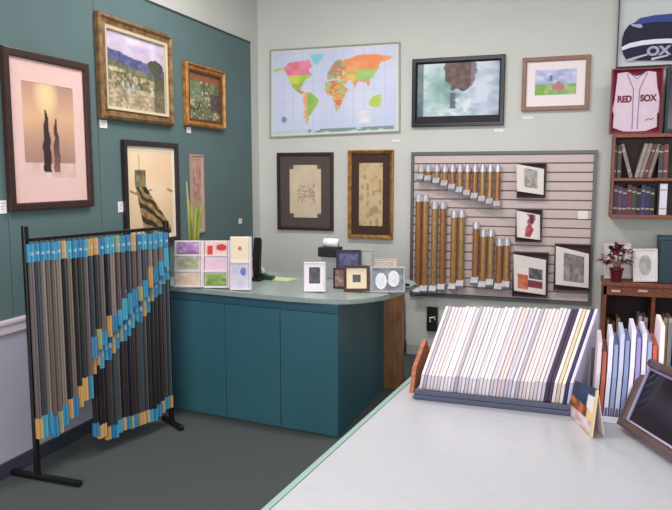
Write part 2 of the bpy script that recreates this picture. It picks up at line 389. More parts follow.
def f_ship(u, v):
    c = mixc((196, 178, 152), (220, 204, 178), fbm(u*4, v*5, 70))
    if (u < .13 or u > .87) and (v < .09 or v > .91): return (96, 76, 64)
    if .25 < u < .8 and .35 < v < .72: 
        if .3+.25*(u-.25) < v-.08 or v < .6-.3*u: pass
        n_ = fbm(u*9+v*3, v*11-u*4, 71)
        if abs(n_-.5) < .045 or abs(v-.66+.12*u) < .012 or abs(v-.45-.1*u) < .010: c = mixc(c, (150, 118, 98), .75)
    return c
picture('framed_print', 'dark framed antique print of faint brown drawing, left below the world map', bw([(277, 153), (333, 152), (333, 231), (277, 229.5)]),
        .03, .028, WALNUT, f_ship, (.105, .095, .105, .10), mat('dark_mat', (84, 74, 72), .85, noise=.1, nscale=30), res=44)
def f_leaf(u, v):
    c = mixc((186, 160, 120), (212, 190, 150), fbm(u*3, v*7, 75)); return mixc(c, (150, 118, 78), .6) if vn(u*8, v*18, 76) > .72 else c
picture('framed_print', 'gold framed tall narrow tan print with dark brown mat, right below the world map', bw([(348, 150), (393, 150), (393, 239), (348, 238)]),
        .035, .04, GOLD, f_leaf, (.075, .09, .075, .09), mat('brown_mat', (66, 44, 34), .85, noise=.1, nscale=30), res=40, style='bevel')
def f_wave(u, v):
    n = fbm(u*5, v*5, 80); c = mixc((112, 146, 158), (220, 230, 236), n*2.2-.6+.25*(1-v))
    if u < .42: c = mixc(c, (96, 146, 132), .75*(1-abs(u-.26)*4)*(1-abs(v-.5)*1.6))
    if u < .08: c = mixc(c, (50, 74, 78), .6)
    e = ((u-.54)/.20)**2+((v-.06)/.52)**2 + .5*(vn(u*12, v*12, 81)-.5)
    if e < 1: c = mixc((80, 62, 58), (120, 98, 90), vn(u*18, v*18, 82))
    if .55 < v < .86 and abs(u-.44) < .025+.02*vn(v*20, 1, 83): c = (92, 96, 108)
    if u > .65: c = mixc(c, (176, 180, 214), .35)
    return c
picture('framed_photograph', 'wide black framed photograph of green white surf around brown rock', bw([(412, 58.5), (505, 55), (504, 126), (412, 126.5)]),
        .04, .035, mat('black_lacquer', (20, 18, 26), .3, noise=.1, nscale=20), f_wave, (.012, .012, .012, .06), mat('navy_mat', (26, 24, 36), .7), res=60)
def f_barn(u, v):
    c = mixc((150, 160, 214), (216, 214, 240), fbm(u*6, v*6, 90)*1.6-.3)
    if v > .55: c = mixc((120, 164, 96), (176, 196, 130), vn(u*8, v*8, 91))
    if v > .55 and u < .25: c = (128, 170, 80)
    if .42 < u < .72 and .45 < v < .8: c = (186, 120, 120) if v > .45+abs(u-.57)*1.1 else c
    if .36 < u < .42 and .22 < v < .45: c = (96, 118, 146)
    return c
picture('framed_painting', 'tan wood framed watercolour of red barn with wide white mat', bw([(522, 57), (590, 55.5), (590, 110.5), (522, 110)]),
        .038, .03, mat('tan_wood', (148, 112, 92), .5, noise=.2, nscale=12), f_barn, (.075, .075, .075, .10), rgbm((240, 230, 232), .8), cat='painting', res=44)
card(499, 130.5, .08, .03, 'y', YB, 'white label strip under right corner of surf photograph')
card(528, 118, .085, .025, 'y', YB, 'white label strip under left corner of barn watercolour')
card(396, 141, .08, .025, 'y', YB, 'white label strip under right corner of world map')

# ---- slatwall
SQ = rectY(Q4([(411, 151.5), (596, 151), (593, 302.5), (411, 297.5)], 'y', YB)); sx0, sx1, sz1, sz0 = SQ.c[0].x, SQ.c[1].x, SQ.c[0].z, SQ.c[2].z
t = thing('slatwall_panel', 'pale pink slotted display panel with dark grey frame on back wall', 'display panel', ((sx0+sx1)/2, YB, sz0))
bm = bmesh.new(); SQ.ring(bm, [(0, .002), (0, .035), (.028, .035), (.028, .002)]); link('frame', bm, GREYF, t)
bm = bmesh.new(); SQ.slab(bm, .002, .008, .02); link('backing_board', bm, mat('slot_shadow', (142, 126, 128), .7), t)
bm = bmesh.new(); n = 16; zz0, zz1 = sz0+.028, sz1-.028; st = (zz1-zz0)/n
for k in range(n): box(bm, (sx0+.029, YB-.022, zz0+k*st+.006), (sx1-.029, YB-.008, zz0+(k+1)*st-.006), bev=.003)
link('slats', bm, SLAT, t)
SF = YB-.023
def ordinal(k): return ['first','second','third','fourth','fifth','sixth','seventh','eighth','ninth','tenth','eleventh','twelfth','thirteenth','fourteenth','fifteenth','sixteenth','seventeenth','eighteenth','nineteenth','twentieth',
    'twenty-first','twenty-second','twenty-third','twenty-fourth','twenty-fifth','twenty-sixth','twenty-seventh','twenty-eighth','twenty-ninth','thirtieth','thirty-first','thirty-second','thirty-third','thirty-fourth','thirty-fifth','thirty-sixth','thirty-seventh','thirty-eighth','thirty-ninth','fortieth','forty-first','forty-second','forty-third','forty-fourth','forty-fifth','forty-sixth'][k]
GOLDS = [mat('rod_gold_%s' % n_, c, .35, metal=.2, noise=.25, nscale=14, stretch=(12, 12, 2), rgb2=d) for n_, c, d in
         (('a', (190, 146, 96), (150, 106, 64)), ('b', (176, 124, 82), (142, 92, 56)), ('c', (184, 152, 104), (146, 112, 70)))]
def rod(x, yt, yb, label, group, k, long_):
    Yc = SF-.05; a = P(x, yt, 'y', Yc); b = P(x, yb, 'y', Yc); w = .029 if long_ else .025; xx = (a.x+b.x)/2
    t = thing('moulding_rod', label, 'moulding sample', (xx, Yc, b.z), group)
    bm = bmesh.new()                    # half round shaft with flat back
    pr = [(-w, .012), (-w, -.004), (-w*.72, -.018), (-w*.25, -.026), (w*.25, -.026), (w*.72, -.018), (w, -.004), (w, .012)]
    prism(bm, [(xx+p, Yc+d, b.z+.02) for p, d in pr], (0, 0, a.z-b.z-.04)); link('shaft', bm, GOLDS[k % 3], t, False)
    bm = bmesh.new(); w2 = w+.005       # rounded silver top cap with a hook into the slot
    zt = a.z
    for z0, z1, s in ((zt-.062, zt-.018, 1), (zt-.018, zt+.004, .7)): prism(bm, [(xx+p*w2/w*s, Yc+d*1.15*s, z0) for p, d in pr], (0, 0, z1-z0))
    link('top_cap', bm, SILVER, t)
    bm = bmesh.new(); tube(bm, [(xx, Yc+.01, zt-.02), (xx, Yc+.03, zt-.012), (xx, SF-.001, zt-.012)], .005, 6); link('hook', bm, BLACK, t)
    bm = bmesh.new()                    # foot turned forward and mitred
    z = b.z
    prism(bm, [(xx-w2, Yc+.014, z+.065), (xx-w2, Yc-.03, z+.055), (xx-w2, Yc-.07, z+.012), (xx-w2, Yc-.05, z-.012), (xx-w2, Yc+.0, z-.008), (xx-w2, Yc+.014, z+.01)], (2*w2, 0, 0))
    link('bottom_cap', bm, SILVER, t)
ux = [421, 428.5, 437, 445, 452.5, 460, 467.5, 475, 482.5, 490, 497.5]; uyb = [180, 181.5, 184, 186.5, 190, 193, 196, 199, 202, 204.5, 207]
for k in range(11): rod(ux[k], 165, uyb[k], 'short gold moulding rod with silver ends, %s from left in upper row' % ordinal(k), 'short moulding rods in the upper row', k, False)
L = [(418, 195, 292), (425, 195, 291), (434, 202, 291), (442.5, 202, 289.5), (453.5, 211, 289), (461, 210.5, 286), (475.5, 222, 283), (483, 230, 287), (490.5, 229.5, 285), (499, 239, 289), (506.5, 238.5, 287)]
for k, (x, a, b) in enumerate(L): rod(x, a, b, 'long gold moulding rod with silver ends, %s from left in lower row' % ordinal(k), 'long moulding rods in the lower row', k*2+1, True)
# metal strip carrying the short rods
def tag_on(x0, y0, x1, y1): 
    q_ = QY(x0, y0, x1, y1, SF-.004); bm = bmesh.new(); q_.slab(bm, 0, .004); return bm
name_tag(link('price_card', tag_on(578, 211, 588, 219), rgbm((240, 232, 232), .6)), 'small white price card on the slotted panel right side', 'card')
def f_g1(u, v): return mixc((120, 120, 116), (190, 186, 180), vn(u*6, v*6, 100)) if abs(u-.5) < .42 else (214, 206, 200)
def f_red(u, v):
    c = (238, 228, 226)
    if abs(u-.55+.3*(v-.5)) < .24*(.4+vn(v*6, u*4, 104)): c = mixc((150, 40, 60), (206, 120, 116), vn(u*9, v*9, 105))
    if abs(u-.7) < .1 and v < .4: c = (80, 40, 50)
    return c
def f_two(u, v):
    c = (240, 226, 222)
    if u < .42 and v > .35: c = mixc((214, 150, 90), (190, 80, 60), vn(u*8, v*8, 107))
    if u > .45 and v < .48: c = mixc((60, 56, 66), (130, 120, 130), vn(u*8, v*8, 108))
    if u > .4 and .55 < v < .9: c = mixc((170, 40, 60), (90, 60, 90), vn(u*7, v*7, 109))
    return c
def f_bw(u, v): return mixc((96, 92, 96), (176, 168, 168), fbm(u*5, v*5, 110)*1.5-.2)
DK = mat('plum_frame', (70, 50, 54), .4, noise=.1, nscale=20)
def sf(label, rc, c, fn, r):
    # a dark shallow tray frame on pegs with a white matted face swung open to the left inside it
    YT = SF-.045; q_ = rectY(QY(*rc, YT))
    t = thing('box_frame', label, 'picture frame', (q_.c[3]+q_.c[2])/2)
    bm = bmesh.new(); q_.ring(bm, [(0, -.03), (0, .0), (.008, .002), (.012, 0), (.012, -.03)]); link('frame', bm, DK, t)
    bm = bmesh.new(); q_.slab(bm, -.03, -.022, .01); link('backing_board', bm, mat('plum_felt', (66, 42, 48), .8, noise=.2, nscale=30), t)
    qi = Quad(P(*c[0], 'y', SF-.10), P(*c[1], 'y', SF-.055), P(*c[2], 'y', SF-.055), P(*c[3], 'y', SF-.10))
    o4 = [(0, 0), (1, 0), (1, 1), (0, 1)]; i4 = [(r[0], r[1]), (r[2], r[1]), (r[2], r[3]), (r[0], r[3])]; bm = bmesh.new()
    for k in range(4):
        k2 = (k+1) % 4
        hexa(bm, [qi.pt(*o4[k], 0), qi.pt(*o4[k2], 0), qi.pt(*i4[k2], 0), qi.pt(*i4[k], 0), qi.pt(*o4[k], -.005), qi.pt(*o4[k2], -.005), qi.pt(*i4[k2], -.005), qi.pt(*i4[k], -.005)])
    link('mat_border', bm, MATBOARD, t); art('artwork', qi.sub(r), fn, t, h=-.002, nu=30, nv=30, th=.0025)
    bm = bmesh.new(); prism(bm, [qi.pt(0, 0, -.005), qi.pt(0, 1, -.005), Vector((qi.c[3].x, YT-.001, qi.c[3].z)), Vector((qi.c[0].x, YT-.001, qi.c[0].z))], (.004, 0, 0)); link('side_panel', bm, DK, t)
    bm = bmesh.new(); m0 = q_.pt(.5, .3, -.03); tube(bm, [m0, (m0.x, SF-.0005, m0.z)], .008, 6); link('peg', bm, BLACK, t)
sf('small box frame with grey photo in white mat, topmost on the slotted panel', (517, 163, 546, 198), [(516.5, 164), (544, 169), (543.5, 195), (517, 191)], f_g1, (.25, .1, .8, .8))
sf('small box frame with red figure, second from the top on the slotted panel', (515.5, 209, 542, 242), [(516.5, 210.5), (540, 215), (540, 240), (517, 237)], f_red, (.12, .04, .9, .94))
sf('larger box frame with orange, grey and red pictures, low on the slotted panel', (512.5, 252, 548, 297), [(513.5, 254), (546, 260), (545.5, 295), (514, 290.5)], f_two, (.12, .3, .9, .92))
sf('larger box frame with grey square photograph, lower right of slotted panel', (554, 244, 590.5, 291), [(556, 246), (589, 254), (588.5, 288), (555.5, 284.5)], f_bw, (.24, .12, .86, .88))

# ---- wall outlet and cord beside the wood panel
q = bw([(427, 307), (437.5, 307), (437.5, 331), (427, 331)])
t = thing('wall_telephone', 'black wall mounted box with white handle below the slotted panel', 'telephone', (q.c[0].x, YB, q.c[2].z))
bm = bmesh.new(); q.slab(bm, .003, .05); link('body', bm, BLACK, t)
bm = bmesh.new(); a = q.pt(.45, .42, .055); tube(bm, [q.pt(.35, .6, .052), q.pt(.35, .42, .07), q.pt(.8, .38, .07), q.pt(.8, .5, .052)], .008, 6); link('handle', bm, rgbm((225, 225, 225), .4), t)
# narrow trim strip and door bumper
bx = P(403.5, 355, 'y', YB-.06)
t = thing('power_strip', 'narrow dark power strip with cord on back wall beside wood end panel', 'power strip', (bx.x, YB, .05))
a, b = P(401, 340, 'y', YB-.05), P(405.5, 366, 'y', YB-.05); z0 = max(b.z, .02)
bm = bmesh.new(); box(bm, (a.x, YB-.06, z0), (b.x, YB-.016, a.z), bev=.006); link('body', bm, mat('maroon_plastic', (58, 34, 44), .4), t)
bm = bmesh.new()
for k in range(4): zc = z0+(a.z-z0)*(.2+.2*k); box(bm, (a.x+.008, YB-.063, zc-.012), (b.x-.008, YB-.059, zc+.012))
link('sockets', bm, BLACK, t)
bm = bmesh.new(); c = P(404, 298, 'y', YB-.02); tube(bm, [(bx.x, YB-.035, a.z-.01), (bx.x+.003, YB-.03, a.z+.1), (c.x, YB-.02, c.z)], .009, 6); link('cord', bm, mat('olive_cord', (86, 80, 66), .6), t)

# ================================================================== HANGING SHELF, right
YS = YB-.26
def X_at(px, Y, py=200): return P(px, py, 'y', Y).x
hx0 = X_at(610.5, YS); hx1 = 1.25; hz1 = P(620, 134, 'y', YS).z; hz0 = P(620, 218, 'y', YS).z; hzm = P(620, 178, 'y', YS).z
t = thing('wall_shelf', 'orange brown wooden two-tier wall shelf holding books under the white jersey', 'shelf', ((hx0+hx1)/2, YB, hz0))
SHW = mat('shelf_wood', (142, 76, 48), .45, noise=.3, nscale=9, stretch=(4, 9, 9), rgb2=(104, 52, 34))
for nm, za, zb in (('top_board', hz1-.03, hz1), ('middle_board', hzm-.025, hzm), ('bottom_board', hz0, hz0+.03)):
    bm = bmesh.new(); box(bm, (hx0+(0 if nm == 'top_board' else .019), YS, za), (hx1, YB-.002, zb), bev=.003); link(nm, bm, SHW, t)
bm = bmesh.new(); box(bm, (hx0, YS, hz0), (hx0+.019, YB-.002, hz1-.03), bev=.002); link('side_panel', bm, SHW, t)
bm = bmesh.new(); box(bm, (hx1-.019, YS, hz0+.03), (hx1, YB-.002, hz1-.03)); link('side_panel', bm, SHW, t)
bm = bmesh.new(); box(bm, (hx0+.019, YB-.01, hz0+.03), (hx1-.019, YB-.003, hz1-.03)); link('back_panel', bm, mat('dark_back', (72, 62, 60), .7), t)
def book(x, w, h, z, lean, rgb, label, group, Yf=YS+.03, dep=.17, pal=(226, 220, 206), nm='book'):
    bm = bmesh.new(); c, s = cos(lean), sin(lean)
    def add(x0, x1, y0, y1, z0, z1, mi):
        pts = [(x0, y0, z0), (x1, y0, z0), (x1, y0, z1), (x0, y0, z1), (x0, y1, z0), (x1, y1, z0), (x1, y1, z1), (x0, y1, z1)]
        px = w/2 if lean >= 0 else -w/2
        hexa(bm, [(x+(p[0]-px)*c+p[2]*s+px*1, p[1], z+.001-(p[0]-px)*s+p[2]*c) for p in pts], mi)
    e = .003
    add(-w/2, -w/2+e, Yf, Yf+dep, 0, h, 0); add(w/2-e, w/2, Yf, Yf+dep, 0, h, 0); add(-w/2, w/2, Yf-.004, Yf, 0, h, 0)
    add(-w/2+e, w/2-e, Yf, Yf+dep-.005, .004, h-.005, 1)
    for zz in (.18, .78): add(-w/2+.003, w/2-.003, Yf-.0048, Yf-.004, h*zz, h*zz+.012, 2)
    o = link(nm, bm, [rgbm(rgb, .6), rgbm(pal, .8), rgbm((176, 160, 130), .5)])
    return name_tag(o, label, 'book', group)
colr = [(66, 44, 44), (70, 64, 56), (134, 122, 118), None, (150, 138, 134), (140, 126, 124), (96, 56, 60), (130, 116, 112), (70, 66, 70), (120, 60, 66)]
words = ['dark red', 'dark grey', 'grey', None, 'pale grey', 'light brown', 'dark red', 'greyish', 'dark grey', 'red']
uh = (hz1-.03-hzm)
spec = [(614, 0, .82, .032), (618.7, 0, .8, .03), (631, -.28, .86, .028), None, (636, .24, .86, .028), (640.3, .24, .86, .028), (644.6, .24, .84, .028), (648.9, .24, .84, .028), (660, 0, .8, .034), (665, 0, .82, .034)]
for k, s_ in enumerate(spec):
    if s_: book(X_at(s_[0], YS+.03, 177), s_[3], uh*s_[2], hzm, s_[1], colr[k], '%s spined book, %s from left on upper tier of wall shelf' % (words[k], ordinal(k if k < 3 else k-1)), 'books on the upper tier of the wall shelf')
lh = hzm-.025-hz0-.03; LC = [(66, 44, 56), (84, 56, 92), (76, 52, 84), (96, 44, 60), (70, 62, 66), (40, 36, 44), (52, 52, 96), (44, 44, 84), (38, 34, 40)]
LW = ['dark maroon', 'purple', 'plum', 'dark red', 'charcoal', 'black', 'blue', 'navy', 'black']
for k in range(9): book(X_at(614.8+4.6*k, YS+.03, 212), .034, lh*(.88-.05*(k % 3)), hz0+.03, 0, LC[k], '%s spined book, %s from left on lower tier of wall shelf' % (LW[k], ordinal(k)), 'books on the lower tier of the wall shelf')
book(X_at(662.5, YS+.03, 212), .055, lh*.92, hz0+.03, 0, (226, 222, 238), 'white thick binder on lower tier of wall shelf', None)

# ---- white jersey in its red shadow box
def text_mesh(s, size, q_, u, v, h, th, m, parent, nm='lettering', shear=0, arc=0):
    cu = bpy.data.curves.new('txt', 'FONT'); cu.body = s; cu.size = 1; cu.align_x = 'CENTER'; cu.align_y = 'CENTER'; cu.extrude = .47; cu.offset = .02; cu.bevel_depth = .03
    o = bpy.data.objects.new('txt', cu); COL.objects.link(o); dg = bpy.context.evaluated_depsgraph_get()
    me = bpy.data.meshes.new_from_object(o.evaluated_get(dg)); bpy.data.objects.remove(o)
    ex = (q_.c[1]-q_.c[0]).normalized(); ey = (q_.c[0]-q_.c[3]).normalized(); org = q_.pt(u, v, h)
    for vt in me.vertices:
        x, y, z = vt.co; y += arc*x*x
        vt.co = org+ex*x*size[0]+ey*y*size[1]+q_.n*(z*th)
    me.materials.clear(); me.materials.append(m); me.name = nm
    ob = bpy.data.objects.new(nm, me); COL.objects.link(ob); ob.parent = parent; ob.matrix_parent_inverse = Matrix.Translation(-parent.location)
    return ob
YJ = YS+.03
q = rectY(QY(610.5, 68, 662, 133.7, YJ)); q = Quad(*[Vector((c.x, c.y, max(c.z, hz1+.002))) for c in q.c])
t = thing('jersey_case', 'dark red shadow box holding white baseball jersey, standing on the wall shelf', 'display case', ((q.c[0].x+q.c[1].x)/2, YJ, q.c[2].z))
MAR = mat('maroon_felt', (136, 24, 48), .8, noise=.1, nscale=40)
bm = bmesh.new(); q.ring(bm, [(0, -.05), (0, .012), (.012, .014), (.018, .006), (.018, -.05)]); link('frame', bm, mat('maroon_frame', (112, 22, 42), .4), t)
bm = bmesh.new(); q.slab(bm, -.05, -.03, .017); link('felt_backing', bm, MAR, t)
JW = mat('jersey_white', (222, 200, 216), .85, noise=.07, nscale=12, bump=.3)
J = [(.12,.07),(.30,.05),(.40,.10),(.50,.12),(.60,.10),(.70,.05),(.86,.07),(.90,.30),(.97,.50),(.97,.66),(.92,.70),(.93,.90),(.72,.96),(.5,.965),(.28,.96),(.07,.90),(.08,.70),(.04,.62),(.08,.48),(.10,.30)]
bm = bmesh.new(); prism(bm, [q.pt(u, v, -.028) for u, v in J], q.n*.02); j = link('jersey', bm, JW, t); j['label'] = 'white jersey body'
bm = bmesh.new()
for pts in ([(.30, .07), (.44, .32), (.45, .93)], [(.70, .07), (.56, .32), (.55, .93)], [(.34, .06), (.5, .16), (.66, .06)]):
    tube(bm, [q.pt(u, v, -.007) for u, v in pts], .0035, 5)
link('piping', bm, mat('piping_grey', (128, 110, 150), .7), t)
RS = mat('letter_red', (104, 24, 52), .6)
text_mesh('RED', (.060, .072), q, .275, .47, -.007, .002, RS, t, arc=.03); text_mesh('SOX', (.060, .072), q, .735, .465, -.007, .002, RS, t, arc=.03)
bm = bmesh.new(); tube(bm, [q.pt(.70, .80, -.007), q.pt(.76, .77, -.007), q.pt(.80, .79, -.007), q.pt(.86, .765, -.007)], .004, 5); link('signature', bm, rgbm((120, 110, 150), .6), t)
# ---- navy jersey in case above
YN = YB-.05
q = rectY(QY(618.3, -24, 700, 66, YN)); 
t = thing('jersey_case', 'shadow box with navy jersey striped white, hung above the white jersey', 'display case', ((q.c[0].x+q.c[1].x)/2, YB, q.c[2].z))
bm = bmesh.new(); q.ring(bm, [(0, -.045), (0, .012), (.008, .014), (.009, .006), (.009, -.045)]); link('frame', bm, mat('steel_frame', (52, 54, 62), .4), t)
bm = bmesh.new(); q.slab(bm, -.045, -.03, .008); link('backing_board', bm, rgbm((206, 212, 214), .7), t)
def px2q(px, py): 
    p = P(px, py, 'y', YN); return ((p.x-q.c[0].x)/q.W, (q.c[0].z-p.z)/q.H)
def poly_q(pts, h, th):
    bm = bmesh.new(); prism(bm, [q.pt(*px2q(*p), h) for p in pts], q.n*th); return bm
NAVY = mat('jersey_navy', (34, 36, 62), .8, noise=.25, nscale=12, bump=.3); NW = mat('stripe_white', (232, 230, 244), .8)
link('jersey', poly_q([(627, 60), (623.5, 54), (621.8, 46), (622.5, 38), (624.5, 31), (629, 25), (633, 23), (650, 21), (696, 19), (696, 60)], -.028, .02), NAVY, t)
link('stripe', poly_q([(621.5, 47), (630, 43), (642, 40.5), (655, 39), (668, 38.5), (690, 38.5), (690, 43), (668, 43), (655, 43.6), (642, 45.2), (630, 47.6), (622, 50.5)], -.007, .004), NW, t)
link('stripe', poly_q([(626, 59.5), (634, 57), (647, 53.5), (648, 55), (636, 59), (632, 61), (627, 61)], -.007, .004), rgbm((186, 180, 206), .8), t)
link('stripe', poly_q([(651, 58), (658, 56.5), (668, 54.5), (668, 56), (658, 58.5), (652, 60.5)], -.007, .004), rgbm((200, 196, 214), .8), t)
link('stripe', poly_q([(631, 24), (641, 24), (643, 27), (640, 28), (632, 26)], -.007, .004), rgbm((176, 178, 206), .8), t)
link('collar', poly_q([(634, 23), (640, 18), (655, 15), (690, 12), (690, 21), (652, 22), (640, 24)], -.007, .004), rgbm((58, 78, 150), .8), t)
u_, v_ = px2q(658.5, 51); text_mesh('OX', (.115, .10), q, u_, v_, -.006, .003, rgbm((170, 168, 200), .8), t)
# dark case beyond
q2 = rectY(QY(664.5, 66, 705, 133.7, YJ)); z2 = hz1+.002
t = thing('dark_case', 'dark green display box at picture edge right of the white jersey', 'display case', (q2.c[0].x, YJ, z2))
bm = bmesh.new(); box(bm, (q2.c[0].x+.012, YJ, z2), (min(q2.c[1].x, hx1), YJ+.12, q2.c[0].z), bev=.004); link('body', bm, mat('dark_green', (30, 44, 52), .5, noise=.2, nscale=12), t)
bm = bmesh.new(); box(bm, (q2.c[0].x+.03, YJ-.006, z2+.03), (min(q2.c[1].x, hx1)-.02, YJ, q2.c[0].z-.03), bev=.002); link('door', bm, mat('dark_glass', (22, 30, 40), .2), t)

# ================================================================== LOW BOOKCASE
YK = YB-.42; kx0 = X_at(601.5, YK, 330); kx1 = 1.6; kz = P(620, 283, 'y', YK).z
kz1 = kz; kzb = P(620, 295, 'y', YK).z
t = thing('bookcase', 'low orange brown wooden bookcase against back wall under the wall shelf', 'bookcase', ((kx0+kx1)/2, YB, 0))
bm = bmesh.new(); box(bm, (kx0-.012, YK, kz-.03), (kx1+.01, YB-.002, kz), bev=.004); link('top_board', bm, SHW, t)
bm = bmesh.new(); box(bm, (kx0, YK+.01, kzb-.005), (kx1, YK+.03, kz-.03)); rl = link('front_rail', bm, SHW, t)
for px in (616, 643): 
    bm = bmesh.new(); p = P(px, 291, 'y', YK); box(bm, (p.x-.035, YK+.004, p.z-.012), (p.x+.035, YK+.0095, p.z+.008), bev=.002); link('label_holder', bm, rgbm((205, 180, 160), .5), t)
for x in (kx0, X_at(650.5, YK, 330), kx1-.02):
    bm = bmesh.new(); box(bm, (x, YK+(.031 if x not in (kx0, kx1-.02) else .01), .0), (x+.028, YB-.002, kz-.03-(.0 if 1 else 0)), bev=.002) if x in (kx0, kx1-.02) else box(bm, (x, YK+.031, .08), (x+.028, YB-.008, kz-.031))
    link('side_panel' if x in (kx0, kx1-.02) else 'divider', bm, SHW, t)
bm = bmesh.new(); box(bm, (kx0+.028, YB-.008, .08), (kx1-.02, YB-.002, kz-.03)); link('back_panel', bm, mat('bookcase_back', (50, 34, 32), .7), t)
bm = bmesh.new(); box(bm, (kx0+.028, YK+.01, .02), (kx1-.02, YB-.008, .08)); link('bottom_board', bm, SHW, t)
# tall boards standing in the bookcase
bc = [(608, (120, 92, 60), 'tan', .46), (613, (92, 66, 50), 'brown', .44), (618, (150, 122, 84), 'beige', .47), (640, (196, 176, 180), 'pinkish white', .5), (645.5, (180, 150, 156), 'rose grey', .49),
      (656.5, (190, 160, 130), 'tan', .50), (661, (160, 120, 84), 'brown', .49), (665.5, (196, 170, 130), 'beige', .5), (670.5, (204, 200, 204), 'light grey', .5)]
for k, (px, c, w_, h_) in enumerate(bc):
    x = X_at(px, YK+.06, 330); bm = bmesh.new(); box(bm, (x-.015, YK+.06, .081), (x+.015, YK+.33, .081+h_), bev=.004); box(bm, (x-.008, YK+.056, .14), (x+.008, YK+.0598, .05+h_), 1)
    name_tag(link('frame_board', bm, [rgbm(c, .6), rgbm(tuple(int(v*.8) for v in c), .6)]), '%s board standing in low bookcase, %s from the left' % (w_, ordinal(k)), 'board', 'boards standing in the low bookcase')
# dark teal box at the right end of the bookcase
a = P(658.5, 280, 'y', YK+.1); zt = P(665, 240, 'y', YK+.1).z
t = thing('storage_box', 'dark teal upright box at picture edge on the low bookcase', 'box', (a.x+.2, YK+.2, kz))
bm = bmesh.new(); box(bm, (a.x, YK+.1, kz+.001), (a.x+.42, YK+.36, zt), bev=.006); link('body', bm, mat('dark_teal', (34, 66, 76), .5, noise=.15, nscale=10), t)
bm = bmesh.new(); box(bm, (a.x-.004, YK+.094, zt+.0005), (a.x+.424, YK+.366, zt+.02), bev=.004); link('lid', bm, mat('dark_teal2', (44, 84, 96), .5), t)
# photo frame with oval
def f_oval(u, v):
    e = ((u-.5)/.33)**2+((v-.5)/.36)**2
    return mixc((150, 148, 144), (190, 188, 184), vn(u*6, v*6, 120)) if e < 1 else ((190, 186, 184) if e < 1.15 else (226, 220, 222))
q = QY(633, 247.5, 657.5, 280.5, YK+.09, YK+.14); dz = kz+.002-min(c.z for c in q.c); q = Quad(*[c+Vector((0, 0, dz)) for c in q.c])
picture('photo_frame', 'white photo frame with grey oval portrait on the low bookcase', q, .016, .015, rgbm((222, 216, 218), .5), f_oval, .01, rgbm((232, 226, 228), .8), cat='picture frame', res=36, easel=.1)
# second white card behind the plant
q = QY(604, 246, 631, 281, YK+.2, YK+.24); dz = kz+.002-min(c.z for c in q.c); q = Quad(*[c+Vector((0, 0, dz)) for c in q.c])
picture('photo_frame', 'pale frame standing behind the burgundy plant', q, .02, .012, rgbm((206, 196, 196), .5), lambda u, v: mixc((214, 206, 204), (232, 222, 220), vn(u*3, v*3, 5)), cat='picture frame', res=10, easel=.1)
# burgundy plant
pc = P(616, 281, 'y', YK+.06); pc.z = kz
t = thing('potted_poinsettia', 'burgundy leafed potted plant on the left end of the low bookcase', 'plant', pc)
bm = bmesh.new(); tube(bm, [(pc.x, pc.y, kz+.001), (pc.x, pc.y, kz+.09), (pc.x, pc.y, kz+.1), (pc.x, pc.y, kz+.118)], [.038, .05, .056, .056], 16); link('pot', bm, mat('red_foil', (98, 20, 34), .35), t)
bm = bmesh.new(); rnd = random.Random(5)
for k in range(75):
    th = rnd.uniform(0, 2*pi); ph = rnd.uniform(-.35, 1.45); r = rnd.uniform(.06, .125)
    d = Vector((cos(th)*cos(ph), sin(th)*cos(ph)*.8, sin(ph)*.95)); c = Vector((pc.x, pc.y, kz+.19))+d*r*.9
    if c.z < kz+.1: c.z = kz+.1
    L_ = rnd.uniform(.045, .075); side = d.cross(Vector((0, 0, 1)))
    if side.length < .1: side = Vector((1, 0, 0))
    side.normalize(); up = side.cross(d).normalized(); tip = c+d*L_+Vector((0, 0, -.02)); mid = c+d*L_*.5+up*.008; w = L_*.38
    v = [bm.verts.new(p) for p in (c, mid+side*w-up*.006, tip, mid-side*w-up*.006, mid)]
    mi = 0 if rnd.random() < .6 else (1 if rnd.random() < .6 else 2)
    for f in ((0, 1, 4), (1, 2, 4), (2, 3, 4), (3, 0, 4)): bm.faces.new([v[i] for i in f]).material_index = mi
lf = link('leaves', bm, [mat('burgundy_leaf', (112, 22, 42), .6), mat('wine_leaf', (70, 18, 32), .6), mat('dark_leaf', (34, 34, 26), .6)], t)
bm = bmesh.new()
for k in range(9):
    th = k*.7; tube(bm, [(pc.x+.01*cos(th), pc.y+.01*sin(th), kz+.1), (pc.x+.05*cos(th), pc.y+.05*sin(th), kz+.2), (pc.x+.06*cos(th), pc.y+.06*sin(th), kz+.25)], .003, 5)
link('stems', bm, mat('stem', (60, 50, 30), .7), t)

# ================================================================== RECEPTION COUNTER
cx0, cx1, cy1 = XL+.03, -1.43, 5.29; ch = RT-.033
FL = Vector((cx0, 4.31, 0)); FR = Vector((cx1, 4.14, 0)); FD = (FR-FL).normalized(); FN = Vector((FD.y, -FD.x, 0))   # front runs very slightly askew
def fpt(x, out=0, z=0): return FL+FD*((x-cx0)/FD.x)+FN*out+Vector((0, 0, z))
def fslab(bm, x0, x1, z0, z1, o0, o1):
    hexa(bm, [fpt(x0, o1, z0), fpt(x1, o1, z0), fpt(x1, o1, z1), fpt(x0, o1, z1), fpt(x0, o0, z0), fpt(x1, o0, z0), fpt(x1, o0, z1), fpt(x0, o0, z1)])
    bmesh.ops.bevel(bm, geom=list(bm.edges), offset=.002, segments=1, affect='EDGES')
t = thing('reception_counter', 'teal panelled reception counter with rounded grey top and wood end panel', 'counter', ((cx0+cx1)/2, 4.7, 0))
bm = bmesh.new(); prism(bm, [fpt(cx0, -.015), fpt(cx1, -.015), (cx1, cy1, 0), (cx0, cy1, 0)], (0, 0, ch-.001)); link('body', bm, TEALCAB, t)
s1 = P(226.5, 350, 'y', 4.25).x; s2 = P(281, 350, 'y', 4.2).x
